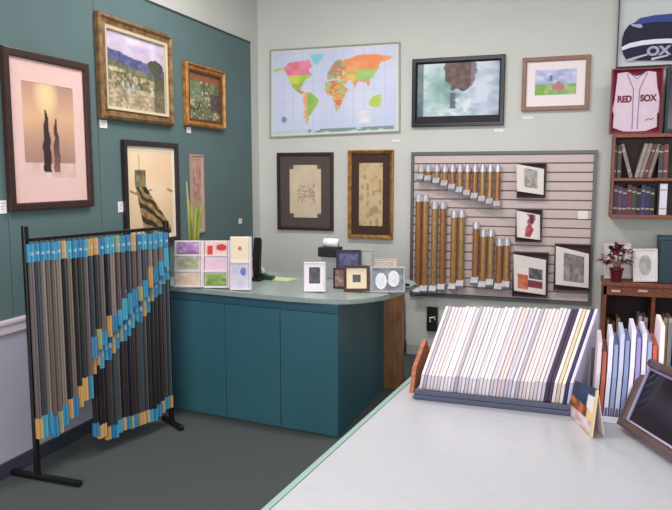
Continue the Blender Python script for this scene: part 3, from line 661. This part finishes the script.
for a, b in ((cx0, s1), (s1, s2), (s2, cx1)):
    bm = bmesh.new(); fslab(bm, a+.002, b-.002, .005, ch-.065, -.0145, 0); link('front_panel', bm, TEALCAB, t)
bm = bmesh.new(); fslab(bm, cx0, cx1+.001, ch-.062, ch-.001, -.0145, .003); link('apron', bm, mat('apron_teal', (42, 84, 98), .45), t)
bm = bmesh.new(); prism(bm, [(cx1+.001, cy1, 0), (-1.285, cy1, 0), (-1.285, 5.40, 0), (-1.325, 5.40, 0), (-1.325, cy1+.04, 0), (cx1+.001, cy1+.04, 0)], (0, 0, ch-.001)); link('end_panel', bm, BROWNW, t)['label'] = 'brown wood end panel'
# worktop with rounded corner
pts = [tuple(fpt(cx0, .03))[:2], tuple(fpt(-1.78, .03))[:2], tuple(fpt(-1.62, .028))[:2]]
for p in [(338, 304.5), (350, 304.6), (362, 303.8), (374, 302.3), (385, 300), (395, 297.4), (404, 294), (411, 290.8), (416, 287.6)]: w = P(*p, 'z', ch); pts.append((w.x, w.y))
for p in [(418, 284.8), (416, 282), (410, 279.5), (395, 278), (300, 272.5), (256, 271)]: w = P(*p, 'z', RT); pts.append((w.x, w.y))
pts += [(cx0, pts[-1][1])]
bm = bmesh.new(); prism(bm, [(x, y, ch) for x, y in pts], (0, 0, RT-ch))
bmesh.ops.bevel(bm, geom=[e for e in bm.edges if abs(e.verts[0].co.z-e.verts[1].co.z) < .001], offset=.006, segments=2, affect='EDGES')
link('worktop', bm, STONE, t)
def on_ct(px, py): return P(px, py, 'z', RT)
def stand(x0, y0, x1, y1, lean=0, dy=0):   # upright quad whose foot is on the counter
    Y = on_ct((x0+x1)/2, y1).y+dy; q_ = QY(x0, y0, x1, y1, Y, Y+lean)
    dz = RT+.001-min(c.z for c in q_.c[2:]); 
    return Quad(*[c+(Vector((0, 0, dz)) if i >= 2 else Vector()) for i, c in enumerate(q_.c)])
ACR = mat('acrylic_white', (238, 226, 232), .25)
def display(x0, y0, x1, y1, rows, label):
    q_ = stand(x0, y0, x1, y1, .03); t = thing('card_rack', label, 'card rack', (q_.c[2]+q_.c[3])/2)
    bm = bmesh.new(); q_.slab(bm, -.012, 0); q_.ring(bm, [(0, 0), (0, .012), (.008, .012), (.008, 0)]); link('back_panel', bm, ACR, t)
    bm = bmesh.new()
    for k in range(rows): v = (k+1)/rows; q_.slab(bm, 0, .026, 0, 0, (.03, v-.02, .97, v)); q_.slab(bm, .024, .027, 0, 0, (.03, v-.032, .97, v))
    link('ledges', bm, ACR, t)
    bm = bmesh.new(); a = q_.pt(.5, .3, -.012); b = Vector((a.x, a.y+.1, RT+.001)); w = Vector((.02, 0, 0)); d = Vector((0, .004, 0))
    hexa(bm, [a-w, a+w, b+w, b-w, a-w+d, a+w+d, b+w+d, b-w+d]); link('rear_strut', bm, ACR, t)
    return q_
def gcard(q_, row, rows, fn, label):
    qq = q_.sub((.07, row/rows+.02, .93, (row+1)/rows-.03)); o = art('greeting_card', qq, fn, None, h=.018, nu=24, nv=18, th=.012); name_tag(o, label, 'card', 'greeting cards in the counter racks')
def mk(c1, c2, c3, s, edge=(236, 230, 232)):
    def f(u, v):
        if u < .03 or u > .97 or v < .05 or v > .95: return edge
        k = fbm(u*5, v*4, s); return mixc(mixc(c1, c2, k*1.8-.4), c3, (v-.75)*4 if v > .75 else 0)
    return f
qa = display(175.5, 240.5, 203, 288, 3, 'white three-tier card rack, leftmost on reception counter')
gcard(qa, 0, 3, mk((150, 110, 176), (220, 190, 220), (120, 80, 110), 1), 'purple landscape card, top of leftmost card rack')
gcard(qa, 1, 3, mk((150, 156, 120), (214, 214, 190), (190, 186, 170), 2), 'olive green card in middle of leftmost card rack')
gcard(qa, 2, 3, mk((216, 190, 156), (236, 222, 196), (226, 200, 190), 3), 'cream and tan card at bottom of leftmost card rack')
qb = display(204.5, 240.5, 230, 288.5, 3, 'white three-tier card rack with red and green cards, middle of the three')
gcard(qb, 0, 3, lambda u, v: (206, 70, 66) if (u-.75)**2+(v-.45)**2 < .06 or (abs(u-.22) < .12 and v > .3) else (240, 206, 200), 'card with red flowers, top of middle card rack')
gcard(qb, 1, 3, mk((240, 200, 222), (244, 216, 232), (240, 200, 220), 5), 'plain pale pink card in the middle card rack')
gcard(qb, 2, 3, mk((96, 140, 60), (176, 200, 120), (110, 140, 80), 6), 'leafy green card at bottom of middle card rack')
qc = display(231, 236.5, 251, 290.5, 2, 'taller cream and lavender card rack, rightmost of the three')
gcard(qc, 0, 2, lambda u, v: (200, 110, 80) if (u-.5)**2+(v-.45)**2*2 < .012 else (242, 228, 200), 'cream card with small orange motif, top of tallest card rack')
gcard(qc, 1, 2, lambda u, v: (120, 130, 200) if (u-.7)**2+(v-.3)**2 < .03 else mixc((206, 196, 226), (226, 220, 236), vn(u*4, v*4, 8)), 'lavender card at bottom of tallest card rack')
# reeds in a vase
b = on_ct(194, 281)
t = thing('reed_vase', 'glass vase of tall green reeds behind the leftmost card rack', 'plant', (b.x, b.y, RT))
bm = bmesh.new(); tube(bm, [(b.x, b.y, RT+.001), (b.x, b.y, RT+.08), (b.x, b.y, RT+.2)], [.045, .05, .035], 18); link('vase', bm, mat('green_vase', (120, 150, 110), .2), t, True)
rnd = random.Random(3)
reeds = [(186.5, 181), (189, 200), (191.5, 205), (194, 196), (197, 207), (199.5, 199), (202, 205), (204, 203), (192.5, 212), (200.5, 213)]
for k, (px, py) in enumerate(reeds):
    tp = P(px, py, 'y', b.y+rnd.uniform(-.03, .03)); bb = Vector((b.x+(k-4.5)*.004, b.y, RT+.19)); mid = bb.lerp(tp, .5)+Vector((rnd.uniform(-.008, .008), 0, 0))
    bm = bmesh.new(); tube(bm, [bb, mid, tp], [.008, .011, .004], 6)
    link('reed', bm, mat('reed_a', (138, 152, 62), .5) if k % 2 else mat('reed_b', (172, 176, 92), .5), t)
# black terminal and green things
b = on_ct(256.5, 281)
t = thing('card_terminal', 'black upright card terminal beside the tallest card rack', 'card terminal', (b.x, b.y, RT))
z1 = zat(b, 238); bm = bmesh.new(); box(bm, (b.x-.05, b.y-.03, RT+.001), (b.x+.04, b.y+.05, RT+.03), bev=.006); link('base', bm, BLACK, t)
bm = bmesh.new(); prism(bm, [(b.x-.03, b.y, RT+.03), (b.x-.03, b.y+.03, RT+.03), (b.x-.03, b.y+.06, z1-.03), (b.x-.03, b.y+.05, z1), (b.x-.03, b.y+.02, z1), (b.x-.03, b.y-.005, RT+.12)], (.055, 0, 0)); bmesh.ops.bevel(bm, geom=list(bm.edges), offset=.006, segments=2, affect='EDGES'); link('handset', bm, BLACK, t)
b = on_ct(264, 280)
t = thing('tape_dispenser', 'small dark green tape dispenser on reception counter right of card racks', 'tape dispenser', (b.x, b.y, RT))
GR_ = mat('dark_green_plastic', (24, 74, 54), .35)
bm = bmesh.new(); prism(bm, [(b.x-.09, b.y, RT+.001), (b.x+.07, b.y, RT+.001), (b.x+.075, b.y, RT+.03), (b.x+.02, b.y, RT+.035), (b.x-.02, b.y, RT+.055), (b.x-.08, b.y, RT+.05)], (0, .05, 0)); link('body', bm, GR_, t)
bm = bmesh.new(); tube(bm, [(b.x-.04, b.y+.01, RT+.06), (b.x-.04, b.y+.04, RT+.06)], .032, 16); link('tape_roll', bm, rgbm((206, 214, 170), .4), t)
b = on_ct(281, 279.5); bm = bmesh.new()  # yellow-green reflection on the worktop, modelled as thin flat sheets
prism(bm, [(b.x-.12, b.y-.06, RT+.001), (b.x+.09, b.y-.08, RT+.001), (b.x+.12, b.y+.07, RT+.001), (b.x-.09, b.y+.09, RT+.001)], (0, 0, .003)); prism(bm, [(b.x-.10, b.y-.03, RT+.0042), (b.x+.07, b.y-.05, RT+.0042), (b.x+.11, b.y+.05, RT+.0042), (b.x-.07, b.y+.08, RT+.0042)], (0, 0, .002))
name_tag(link('reflection_sheets', bm, rgbm((196, 208, 150), .7)), 'pale green flat sheets shaped as a reflection on reception counter', 'reflection')
# printer
b = on_ct(328.5, 279)
t = thing('receipt_printer', 'grey, black and white receipt printer behind small counter frames', 'printer', (b.x, b.y, RT))
za, zb, zc = zat(b, 257), zat(b, 247.5), zat(b, 239); hw = .075
bm = bmesh.new(); box(bm, (b.x-.06, b.y-.005, RT+.001), (b.x+.07, b.y+.12, za), bev=.006); link('body', bm, rgbm((150, 152, 158), .5), t)
bm = bmesh.new(); box(bm, (b.x-hw-.01, b.y-.015, za+.0005), (b.x+hw, b.y+.125, zb), bev=.006); link('cover', bm, BLACK, t)
bm = bmesh.new(); tube(bm, [(b.x-hw+.02, b.y+.05, (zb+zc)/2), (b.x+hw-.012, b.y+.05, (zb+zc)/2)], (zc-zb)/2, 18); link('paper_roll', bm, rgbm((232, 236, 240), .6), t, True)
# small frames on the counter
def f_dark(u, v): return mixc((110, 108, 118), (60, 60, 70), fbm(u*5, v*5, 130)*1.5-.2)
picture('photo_frame', 'ornate white photo frame with small dark picture, front left on reception counter', stand(304.5, 262, 326, 292.5, .03), .018, .014, rgbm((226, 216, 224), .45), f_dark, (.022, .02, .022, .04), rgbm((234, 226, 232), .7), cat='picture frame', style='ornate', res=20, easel=.08)
picture('photo_frame', 'navy photo frame standing behind the brown and cream frame', stand(337, 250, 361.5, 284.5, .05, .03), .016, .014, mat('navy_frame', (40, 42, 66), .35), lambda u, v: mixc((56, 60, 92), (112, 116, 150), fbm(u*4, v*6, 140)*1.6-.4), .012, rgbm((62, 64, 92), .6), cat='picture frame', res=24, easel=.08)
picture('photo_frame', 'dark brown frame with speckled panel leaning left of the cream picture', stand(334, 268, 347.5, 289, .03, .01), .012, .014, mat('dark_brown_frame', (58, 34, 32), .35), lambda u, v: mixc((90, 60, 56), (176, 150, 146), vn(u*6, v*6, 142)), 0, cat='picture frame', res=16, easel=.05)
picture('photo_frame', 'dark brown photo frame with cream mat and tiny dark picture', stand(344.5, 265.5, 370, 291.5, .03, -.03), .02, .016, mat('dark_brown_frame2', (70, 40, 36), .35), f_dark, (.045, .045, .045, .045), rgbm((226, 210, 176), .7), cat='picture frame', res=16, easel=.08)
picture('photo_frame', 'thin grey photo frame standing behind the navy and brown frames', stand(358, 250, 373, 286, .04, .12), .01, .01, rgbm((150, 152, 152), .4), lambda u, v: mixc((150, 152, 152), (186, 186, 182), vn(u*4, v*4, 144)), 0, cat='picture frame', res=12, easel=.06)
def f_2ov(u, v):
    for cx_, cy_ in ((.28, .56), (.68, .46)):
        e = ((u-cx_)/.17)**2+((v-cy_)/.34)**2
        if e < .75: return mixc((200, 204, 212), (230, 230, 236), vn(u*12, v*9, 150))
        if e < 1.1: return (236, 234, 242)
    return mixc((104, 106, 116), (150, 152, 160), vn(u*6, v*5, 151))
picture('photo_frame', 'grey double photo frame with two white ovals at counter right end', stand(371.5, 267, 405.5, 293.5, .03), .01, .012, rgbm((170, 172, 182), .3), f_2ov, 0, cat='picture frame', res=44, easel=.06)
picture('photo_frame', 'low beige frame standing behind the double oval frame', stand(371, 259, 398, 284, .03, .05), .014, .012, rgbm((196, 172, 158), .5), lambda u, v: mixc((186, 170, 160), (214, 204, 196), vn(u*9, v*6, 152)), .01, cat='picture frame', res=18, easel=.06)
b = on_ct(407.5, 289)
t = thing('stapler', 'small dark grey stapler at the rounded end of reception counter', 'stapler', (b.x-.03, b.y, RT))
bm = bmesh.new(); box(bm, (b.x-.07, b.y-.018, RT+.001), (b.x+.015, b.y+.018, RT+.012), bev=.003); link('base', bm, GREYF, t)
bm = bmesh.new(); prism(bm, [(b.x-.07, b.y-.014, RT+.013), (b.x+.015, b.y-.014, RT+.022), (b.x+.015, b.y-.014, RT+.035), (b.x-.04, b.y-.014, RT+.045), (b.x-.07, b.y-.014, RT+.035)], (0, .028, 0)); link('arm', bm, BLACK, t)

# ================================================================== MOULDING RACK
RA = P(38, 479, 'z', 0); RB = Vector((-2.60, 3.96, 0)); RT_ = (RB-RA).normalized(); RN = Vector((RT_.y, -RT_.x, 0))
RL = (RB-RA).length
def PR(px, py, off=0): return PP(px, py, RA+RN*off, RN)
def along(p): return (p-RA).dot(RT_)
def rp(s, off, z): return RA+RT_*s+RN*off+Vector((0, 0, z))
zt = PR(22, 226).z; zr0 = PR(24, 240).z; sE = along(PR(171, 300))
t = thing('moulding_rack', 'black steel floor rack in front of teal wall hung with moulding samples', 'rack', rp(sE/2, 0, 0))
def seg(nm, a, b, w, d):
    a, b = Vector(a), Vector(b); bm = bmesh.new(); ax = (b-a).normalized()
    s_ = Vector((0, 0, 1)) if abs(ax.z) < .8 else RN
    n_ = ax.cross(s_).normalized(); s_ = n_.cross(ax).normalized()
    c = [a+s_*w/2+n_*d/2, a-s_*w/2+n_*d/2, a-s_*w/2-n_*d/2, a+s_*w/2-n_*d/2]; hexa(bm, c+[p+(b-a) for p in c])
    bmesh.ops.bevel(bm, geom=list(bm.edges), offset=.003, segments=1, affect='EDGES'); return link(nm, bm, BLACK, t)
seg('post', rp(0, 0, .028), rp(0, 0, zt), .03, .03); seg('post', rp(sE, -.03, .03), rp(sE, -.03, zt-.03), .03, .03)
f0, f1 = P(4, 474, 'z', .02), P(75, 486.5, 'z', .02); f0.z = f1.z = .016; fd_ = (f1-f0).normalized(); c_ = RA+Vector((0, 0, .016)); seg('foot', c_-fd_*(c_-f0).length, c_+fd_*(f1-c_).length, .03, .035)
f1 = P(182, 428, 'z', .02); f1.z = .016; f0 = rp(sE, -.03, .016); f0 = f0+(f0-f1)*.8; f0.x = max(f0.x, XL+.03); seg('foot', f0, f1, .03, .035)
seg('top_rail', rp(0, 0, zr0), rp(sE, -.03, zr0), .022, .022)
a_, b_ = PR(93, 345, -.045), PR(170, 272, -.045); seg('diagonal_rail', a_, b_, .02, .012)
bm = bmesh.new()
for k in range(12): tube(bm, [rp(0, .01, .25+.1*k), rp(0, .035, .25+.1*k), rp(0, .04, .265+.1*k)], .004, 5)
link('adjusting_pegs', bm, BLACK, t)
TOPS = [(40, 130, 170), (54, 146, 180), (46, 120, 165), (184, 142, 84), (64, 150, 176), (150, 150, 110), (38, 112, 160), (56, 136, 170)]
BODY = [((74, 60, 58), 'brown'), ((100, 88, 88), 'taupe'), ((32, 27, 29), 'black'), ((84, 70, 74), 'mauve brown'), ((42, 48, 46), 'dark green'), ((122, 112, 106), 'grey'), ((42, 35, 35), 'dark brown'), ((54, 58, 70), 'slate'), ((26, 24, 28), 'black'), ((110, 96, 86), 'tan')]
def strip(s, ztop, zbot, off, c, tc, bc_, w, label, group, hooky, tl=.085, bl=.085, lw_=1):
    b = rp(s, off, zbot); t = thing('moulding_sample', label, 'moulding sample', b, group)
    pr = [(-.012, -w/2), (.004, -w/2), (.012, -w*.3), (.009, w*.05), (.015, w*.28), (.006, w/2), (-.012, w/2)]
    def pz(k, m, z): return [rp(s+b_*m, off+a_*k, z) for a_, b_ in pr]
    bm = bmesh.new(); prism(bm, pz(1, 1, zbot+bl), (0, 0, ztop-tl-zbot-bl)); link('length', bm, rgbm(c, .45), t)
    bm = bmesh.new(); prism(bm, pz(1.15, lw_, ztop-tl), (0, 0, tl)); prism(bm, pz(1.2, lw_*.8, ztop-tl*.62), (0, 0, tl*.16), 1); link('top_label', bm, [rgbm(tc, .55), rgbm((150, 176, 186), .6)], t)
    bm = bmesh.new(); prism(bm, pz(1.15, lw_, zbot), (0, 0, bl)); link('bottom_label', bm, rgbm(bc_, .55), t)
    bm = bmesh.new(); tube(bm, [rp(s, off-.005, ztop-.003), rp(s, off-.016, ztop+.012), rp(s, off-.03, ztop+.02)] if hooky else [rp(s, off-.005, ztop-.003), rp(s, off-.014, ztop+.006)], .003, 5); link('hook', bm, BLACK, t)
rnd = random.Random(11)
cname = lambda c: 'tan' if c[0] > c[2] else 'blue'
def interp(x, tab):
    for (a, b), (c, d) in zip(tab[:-1], tab[1:]):
        if x <= c: return b+(d-b)*(x-a)/(c-a)
    return tab[-1][1]
ntop = 26
for k in range(ntop):
    px = 33+(167-33)*k/(ntop-1); off = .042 if k % 2 else .036
    s_ = along(PR(px, 300, off)); yb2 = interp(px, [(30, 441), (50, 437), (60, 427), (70, 417), (84, 400), (88, 398), (92, 356), (120, 325), (150, 290), (170, 262)])
    zb_ = PR(px, yb2, off).z+.012*rnd.uniform(-1, 1)
    tc = TOPS[rnd.randrange(8)] if k not in (6, 12) else (196, 150, 84); bc_ = TOPS[(k*3+1) % 8]
    if k in (0, 8, 9): bc_ = (190, 150, 86)
    c, w_ = BODY[(k*7+rnd.randrange(2)) % 10]
    w = rnd.uniform(.021, .029)
    strip(s_, zr0-.018-.008*rnd.random(), zb_, off, c, tc, bc_, w, '%s moulding strip with %s top label, %s from left in upper row of rack' % (w_, cname(tc), ordinal(k)), 'moulding strips hung from the top rail', True, tl=.1, bl=rnd.uniform(.11, .15) if k < 12 else rnd.uniform(.09, .14), lw_=.036/w)
nlow = 20
BODY2 = [((28, 25, 31), 'black'), ((40, 34, 36), 'dark brown'), ((74, 68, 70), 'grey'), ((24, 24, 32), 'blue black'), ((50, 66, 78), 'slate'), ((36, 28, 25), 'espresso'), ((64, 54, 52), 'brown')]
for k in range(nlow):
    px = 91.5+(168-91.5)*k/(nlow-1); off = .0 if k % 2 else .006
    s_ = along(PR(px, 320, off)); yt = interp(px, [(90, 344), (120, 312), (150, 278), (170, 250)]); yb2 = interp(px, [(90, 438), (108, 440), (120, 432), (150, 422), (170, 406)])
    zt_ = PR(px, yt, off).z; zb_ = PR(px, yb2, off).z+.01*rnd.uniform(-1, 1)
    tc = TOPS[(k*5+2) % 8] if k not in (0, 1) else (200, 152, 96); bc_ = TOPS[(k*3+2) % 8]
    if k in (1, 2, 7, 12, 13): bc_ = (190, 156, 100)
    c, w_ = BODY2[(k*5) % 7]; w = rnd.uniform(.02, .027)
    strip(s_, zt_-.02, zb_, off, c, tc, bc_, w, '%s moulding strip with %s top label, %s from left in lower row of rack' % (w_, cname(tc), ordinal(k)), 'moulding strips in the lower stepped row', False, tl=rnd.uniform(.15, .20), lw_=.034/w)

# ================================================================== FOREGROUND COUNTER
e0 = P(255, 514, 'z', CT); e1 = P(408.5, 378, 'z', CT); d_ = (e1-e0).normalized(); e0 = e0-d_*1.2; e1b = e1+d_*.12
fx1 = 2.0
t = thing('front_counter', 'large pale grey topped counter with green edge strip in the foreground', 'counter', (.6, 1.6, 0))
bm = bmesh.new(); prism(bm, [(e0.x+.025, e0.y, CT-.03), (fx1, e0.y, CT-.03), (fx1, e1b.y, CT-.03), (e1b.x+.025, e1b.y, CT-.03)], (0, 0, .03)); link('worktop', bm, FCTOP, t)
bm = bmesh.new(); prism(bm, [(e0.x, e0.y, CT-.035), (e0.x+.0245, e0.y, CT-.035), (e1b.x+.0245, e1b.y, CT-.035), (e1b.x, e1b.y, CT-.035)], (0, 0, .036))
bmesh.ops.bevel(bm, geom=list(bm.edges), offset=.003, segments=2, affect='EDGES'); link('edge_strip', bm, FCEDGE, t)
bm = bmesh.new(); prism(bm, [(e0.x+.06, e0.y+.04, 0), (fx1-.04, e0.y+.04, 0), (fx1-.04, e1b.y-.04, 0), (e1b.x+.06, e1b.y-.04, 0)], (0, 0, CT-.0355)); link('body', bm, TEALDK, t)

# ---- mat sample rack
A0 = P(417, 397, 'z', CT); A1 = P(569, 413, 'z', CT)
yf = (A0.y+A1.y)/2; A0.y = A1.y = yf; Lb = .27
def onp(px, py, Y): return P(px, py, 'y', Y)
fl_b = onp(419, 391, yf); fl_t = onp(422, 374, yf); bl_t = onp(446, 305.5, yf+Lb)
fr_b = onp(570, 408, yf); fr_t = onp(574, 383, yf); br_t = onp(599, 308, yf+Lb)
zbase = CT+.022
t = thing('mat_sample_rack', 'low sloping rack with dark blue tray and orange wood end on front counter', 'rack', ((A0.x+A1.x)/2, yf, CT))
TR = mat('navy_tray', (58, 62, 86), .4, noise=.1, nscale=20)
xl, xr_ = fl_b.x-.012, fr_b.x+.004
bm = bmesh.new(); box(bm, (xl, yf-.035, CT+.001), (xr_+.004, yf+Lb+.04, CT+.02), bev=.003); box(bm, (xl, yf-.035, CT+.0205), (xr_+.004, yf-.02, CT+.04), bev=.003); link('tray', bm, TR, t)
bm = bmesh.new(); sl = (bl_t.x-fl_t.x)
prism(bm, [(xl-.004, yf-.03, CT+.021), (xl-.004, yf+.02, CT+.11), (xl-.004+.01, yf+.16, CT+.19), (xl-.004+.02, yf+.2, CT+.12), (xl-.004, yf+.2, CT+.021)], (-.016, 0, 0)); link('side_panel', bm, ORANGEW, t)['label'] = 'orange wood side panel'
NM = 42
mc = []
for k in range(NM):
    f = k/(NM-1)
    if k == 41: c = (206, 200, 222)
    elif k == 40: c = (52, 46, 86)
    elif k in (38, 39): c = (226, 220, 206) if k % 2 else (206, 190, 160)
    elif k == 37: c = (224, 216, 216)
    elif k in (35, 36): c = (62, 48, 72)
    else:
        r = hsh(k, 3, 17)
        c = [(222, 214, 216), (216, 206, 208), (214, 200, 202), (200, 196, 206), (226, 220, 222), (216, 210, 222), (196, 188, 198), (222, 214, 208), (208, 194, 194), (226, 220, 226)][int(r*9.99)]
        if k in (1, 10, 27): c = (172, 162, 176)
    mc.append(c)
def cn(c):
    if c[0] > 218: return 'white'
    if c[0] > 210: return 'off-white'
    if c[0] > 190: return 'pale grey'
    if c[0] > 160: return 'light grey'
    if c[0] > 100: return 'mid grey'
    return 'dark plum' if c[0] > 50 else 'deep navy'
for k, c in enumerate(mc):
    f0 = k/NM; f1 = (k+.80)/NM; jt = .007*hsh(k, 9, 3); jf = .005*hsh(k, 5, 4)
    def prof(f):
        a = fl_b.lerp(fr_b, f); b = fl_t.lerp(fr_t, f); c_ = bl_t.lerp(br_t, f); yb = yf+Lb
        return [Vector((a.x, yf-.008+jf, zbase)), Vector((b.x, yf-.008+jf, b.z-.004+jt)), Vector((c_.x, yb, c_.z-.008+jt)), Vector((c_.x+.004, yb+.012, c_.z-.03)), Vector((c_.x-.003, yb+.012, zbase))]
    L0, L1 = prof(f0), prof(f1); bm = bmesh.new(); n_ = 5
    a_ = [bm.verts.new(p) for p in L0]; b_ = [bm.verts.new(p) for p in L1]
    bm.faces.new(a_); bm.faces.new(b_[::-1])
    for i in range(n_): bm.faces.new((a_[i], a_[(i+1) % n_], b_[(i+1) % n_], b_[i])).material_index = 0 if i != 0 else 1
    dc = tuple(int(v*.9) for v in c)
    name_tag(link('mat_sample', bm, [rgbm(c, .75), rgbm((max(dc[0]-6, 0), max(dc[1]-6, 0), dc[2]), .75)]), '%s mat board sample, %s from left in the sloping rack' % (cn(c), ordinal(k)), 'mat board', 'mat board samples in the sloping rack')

# ---- second box of upright samples
B0 = P(594, 423, 'z', CT); B1 = P(642, 427, 'z', CT); yb0 = max(B0.y, B1.y)+.01
t = thing('sample_box', 'low clear-fronted tray of upright blue and white samples on front counter', 'box', ((B0.x+B1.x)/2, yb0, CT))
bx0, bx1 = B0.x-.01, B0.x+.222
bm = bmesh.new(); box(bm, (bx0, yb0, CT+.001), (bx1, yb0+.24, CT+.01)); box(bm, (bx0, yb0-.006, CT+.001), (bx1, yb0-.001, CT+.022), bev=.001); link('tray', bm, rgbm((206, 206, 216), .4), t)
bm = bmesh.new(); box(bm, (bx0, yb0+.2405, CT+.001), (bx1, yb0+.248, CT+.2)); link('back_panel', bm, rgbm((96, 90, 96), .5), t)
UP = [((196, 184, 196), 'lilac grey'), ((164, 80, 62), 'brick red'), ((206, 204, 222), 'pale lavender'), ((134, 146, 184), 'blue'), ((178, 182, 206), 'pale blue'), ((122, 136, 176), 'mid blue'), ((216, 212, 230), 'white'), ((140, 132, 184), 'violet blue'),
      ((206, 200, 224), 'lavender'), ((150, 160, 196), 'blue grey'), ((188, 84, 70), 'red'), ((230, 216, 220), 'pinkish white'), ((120, 80, 76), 'brown'), ((214, 196, 190), 'beige'), ((170, 150, 150), 'taupe'), ((210, 204, 206), 'light grey')]
hts = [342, 352, 336, 345, 334, 341, 330, 338, 333, 342, 346, 326, 336, 326, 330, 324]
for k, (c, w_) in enumerate(UP[:12]):
    x = bx0+.004+k*.0176; p = Vector((x, yb0+.05, 0)); px_k = 596+k*3.6
    zt_ = min(zat(p, hts[k]), CT+.36); w = .0135; ln = .012
    bm = bmesh.new(); y0, y1 = yb0+.006, yb0+.21
    pf = [(0, y0, CT+.012), (0, y0, CT+(zt_-CT)*.62), (0, y0+.05, zt_), (0, y1, zt_+.01), (0, y1, CT+.012)]
    def sh(p_, dx): return (x+dx+ln*(p_[2]-CT)/.3, p_[1], p_[2])
    prism(bm, [sh(p_, 0) for p_ in pf], (w, 0, 0)); prism(bm, [sh(p_, .002) for p_ in [(0, y0-.0006, CT+.012), (0, y0-.0006, CT+.05), (0, y0-.0001, CT+.05), (0, y0-.0001, CT+.012)]], (w-.004, 0, 0), 1)
    name_tag(link('mat_sample', bm, [rgbm(c, .7), rgbm((90, 90, 130), .6)]), '%s upright sample, %s from left in tray behind the dark glass frame' % (w_, ordinal(k)), 'mat board', 'upright samples in the tray')

# ---- postcard standing in front
c0 = P(567, 413, 'z', CT); c1 = P(590.5, 437, 'z', CT); n_ = Vector((c1.y-c0.y, -(c1.x-c0.x), 0)).normalized()
q = Quad(PP(575, 380.5, c0, n_), PP(597, 389, c0, n_), c1+Vector((0, 0, .002)), c0+Vector((0, 0, .002)))
def f_pc(u, v):
    if v < .42+.1*u: 
        return (232, 224, 220) if u > .68 and v > .18 else mixc((40, 60, 104), (26, 40, 72), vn(u*5, v*5, 160))
    if v < .72: return mixc((206, 110, 64), (84, 48, 32), vn(u*6, v*6, 161)*1.3-.1) if u < .75 else (232, 196, 140)
    return mixc((222, 206, 214), (196, 150, 140), vn(u*8, v*8, 162)*1.3-.3)
t = thing('postcard', 'small standing postcard with blue top and orange picture on front counter', 'card', (c0+c1)/2)
art('front_leaf', q, f_pc, t, h=.0, nu=24, nv=30, th=.002)
bm = bmesh.new(); q.slab(bm, -.003, .001, 0, 0, (.97, .02, 1.05, 1)); link('spine', bm, rgbm((224, 196, 150), .6), t)
bk = -q.n; bk.z = 0; bk.normalize(); bm = bmesh.new()
a, b, c_, d2 = q.pt(0, .02, -.003), q.pt(1, .02, -.003), q.pt(1, 1, -.003), q.pt(0, 1, -.003)
hexa(bm, [a, b, c_+bk*.04, d2+bk*.04]+[p+bk*.002 for p in (a, b, c_+bk*.04, d2+bk*.04)]); link('rear_leaf', bm, rgbm((214, 200, 196), .6), t)

# ---- dark glass frame leaning at the right
g0 = P(616, 430, 'z', CT); g1 = P(700, 487, 'z', CT); bd = (g1-g0).normalized(); back = Vector((-bd.y, bd.x, 0)); 
lean = radians(34); up = (back*sin(lean)+Vector((0, 0, 1))*cos(lean)); n_ = bd.cross(up).normalized()
tl = PP(645, 363, g0, n_); g2 = tl-g0; tr_ = g1+g2
lift = Vector((0, 0, .0235))
q = Quad(tl+lift, tr_+lift, g1+lift, g0+lift)
t = thing('leaning_frame', 'brown framed dark glass picture leaning back at right edge of front counter', 'picture frame', (g0+g1)/2)
bm = bmesh.new(); fd = .0
q.ring(bm, [(0, -.03), (0, .0), (.007, .004), (.022, .002), (.029, -.006), (.029, -.03)]); link('frame', bm, mat('bronze_wood', (84, 62, 60), .22, noise=.2, nscale=12, coat=.4), t)
qi = q.inset(.0285); bm = bmesh.new(); qi.ring(bm, [(0, -.02), (0, -.006), (.007, -.009), (.007, -.02)]); link('inner_lip', bm, mat('lilac_lip', (128, 116, 150), .3), t)
bm = bmesh.new(); qi.inset(.0065).slab(bm, -.025, -.014); link('glass_panel', bm, mat('dark_pane', (22, 16, 30), .12), t)
bm = bmesh.new(); q.slab(bm, -.036, -.0305, .004); link('backing_board', bm, BLACK, t)
bm = bmesh.new(); a = q.pt(.5, .2, -.037); b = Vector((a.x, a.y, CT+.002))+back*.05; w = bd*.015; dd = back*.004
hexa(bm, [a-w, a+w, b+w, b-w, a-w+dd, a+w+dd, b+w+dd, b-w+dd]); link('easel_leg', bm, BLACK, t)

# ================================================================== LIGHT
def area(nm, loc, rot, sx, sy, power, col=(1, 1, 1)):
    l = bpy.data.lights.new(nm, 'AREA'); l.shape = 'RECTANGLE'; l.size = sx; l.size_y = sy; l.energy = power; l.color = col
    o = bpy.data.objects.new(nm, l); COL.objects.link(o); o.location = loc; o.rotation_euler = rot; return o
area('shopfront_daylight', ((wx0+wx1)/2, YF-.05, (wz0+wz1)/2), (radians(90), 0, 0), wx1-wx0-.1, wz1-wz0-.1, 170, (1, .965, .97))
for k, (x, y) in enumerate([(-1.5, 1.2), (-1.6, 4.3), (1.2, 4.4)]):  # overhead panels out of view, added to bring up the exposure
    t = thing('added_ceiling_light', 'white light panel added on the unseen ceiling to brighten the shop', 'added lamp', (x, y, ZC), 'added ceiling light panels')
    bm = bmesh.new(); box(bm, (x-.62, y-.17, ZC-.06), (x+.62, y+.17, ZC-.001), bev=.006); link('housing', bm, rgbm((235, 235, 235), .5), t)
    area('added_lamp_glow', (x, y, ZC-.07), (0, 0, 0), 1.2, .3, (48, 48, 20)[k], (1, .95, .93))
w = bpy.data.worlds.new('sky'); scn.world = w; w.use_nodes = True; nt = w.node_tree; bg = nt.nodes['Background']
bg.inputs[0].default_value = (.92, .94, 1, 1); bg.inputs[1].default_value = .8

scn.view_settings.view_transform = 'Standard'; scn.view_settings.look = 'None'
scn.view_settings.exposure = .36; scn.view_settings.gamma = 1; scn.view_settings.use_curve_mapping = False
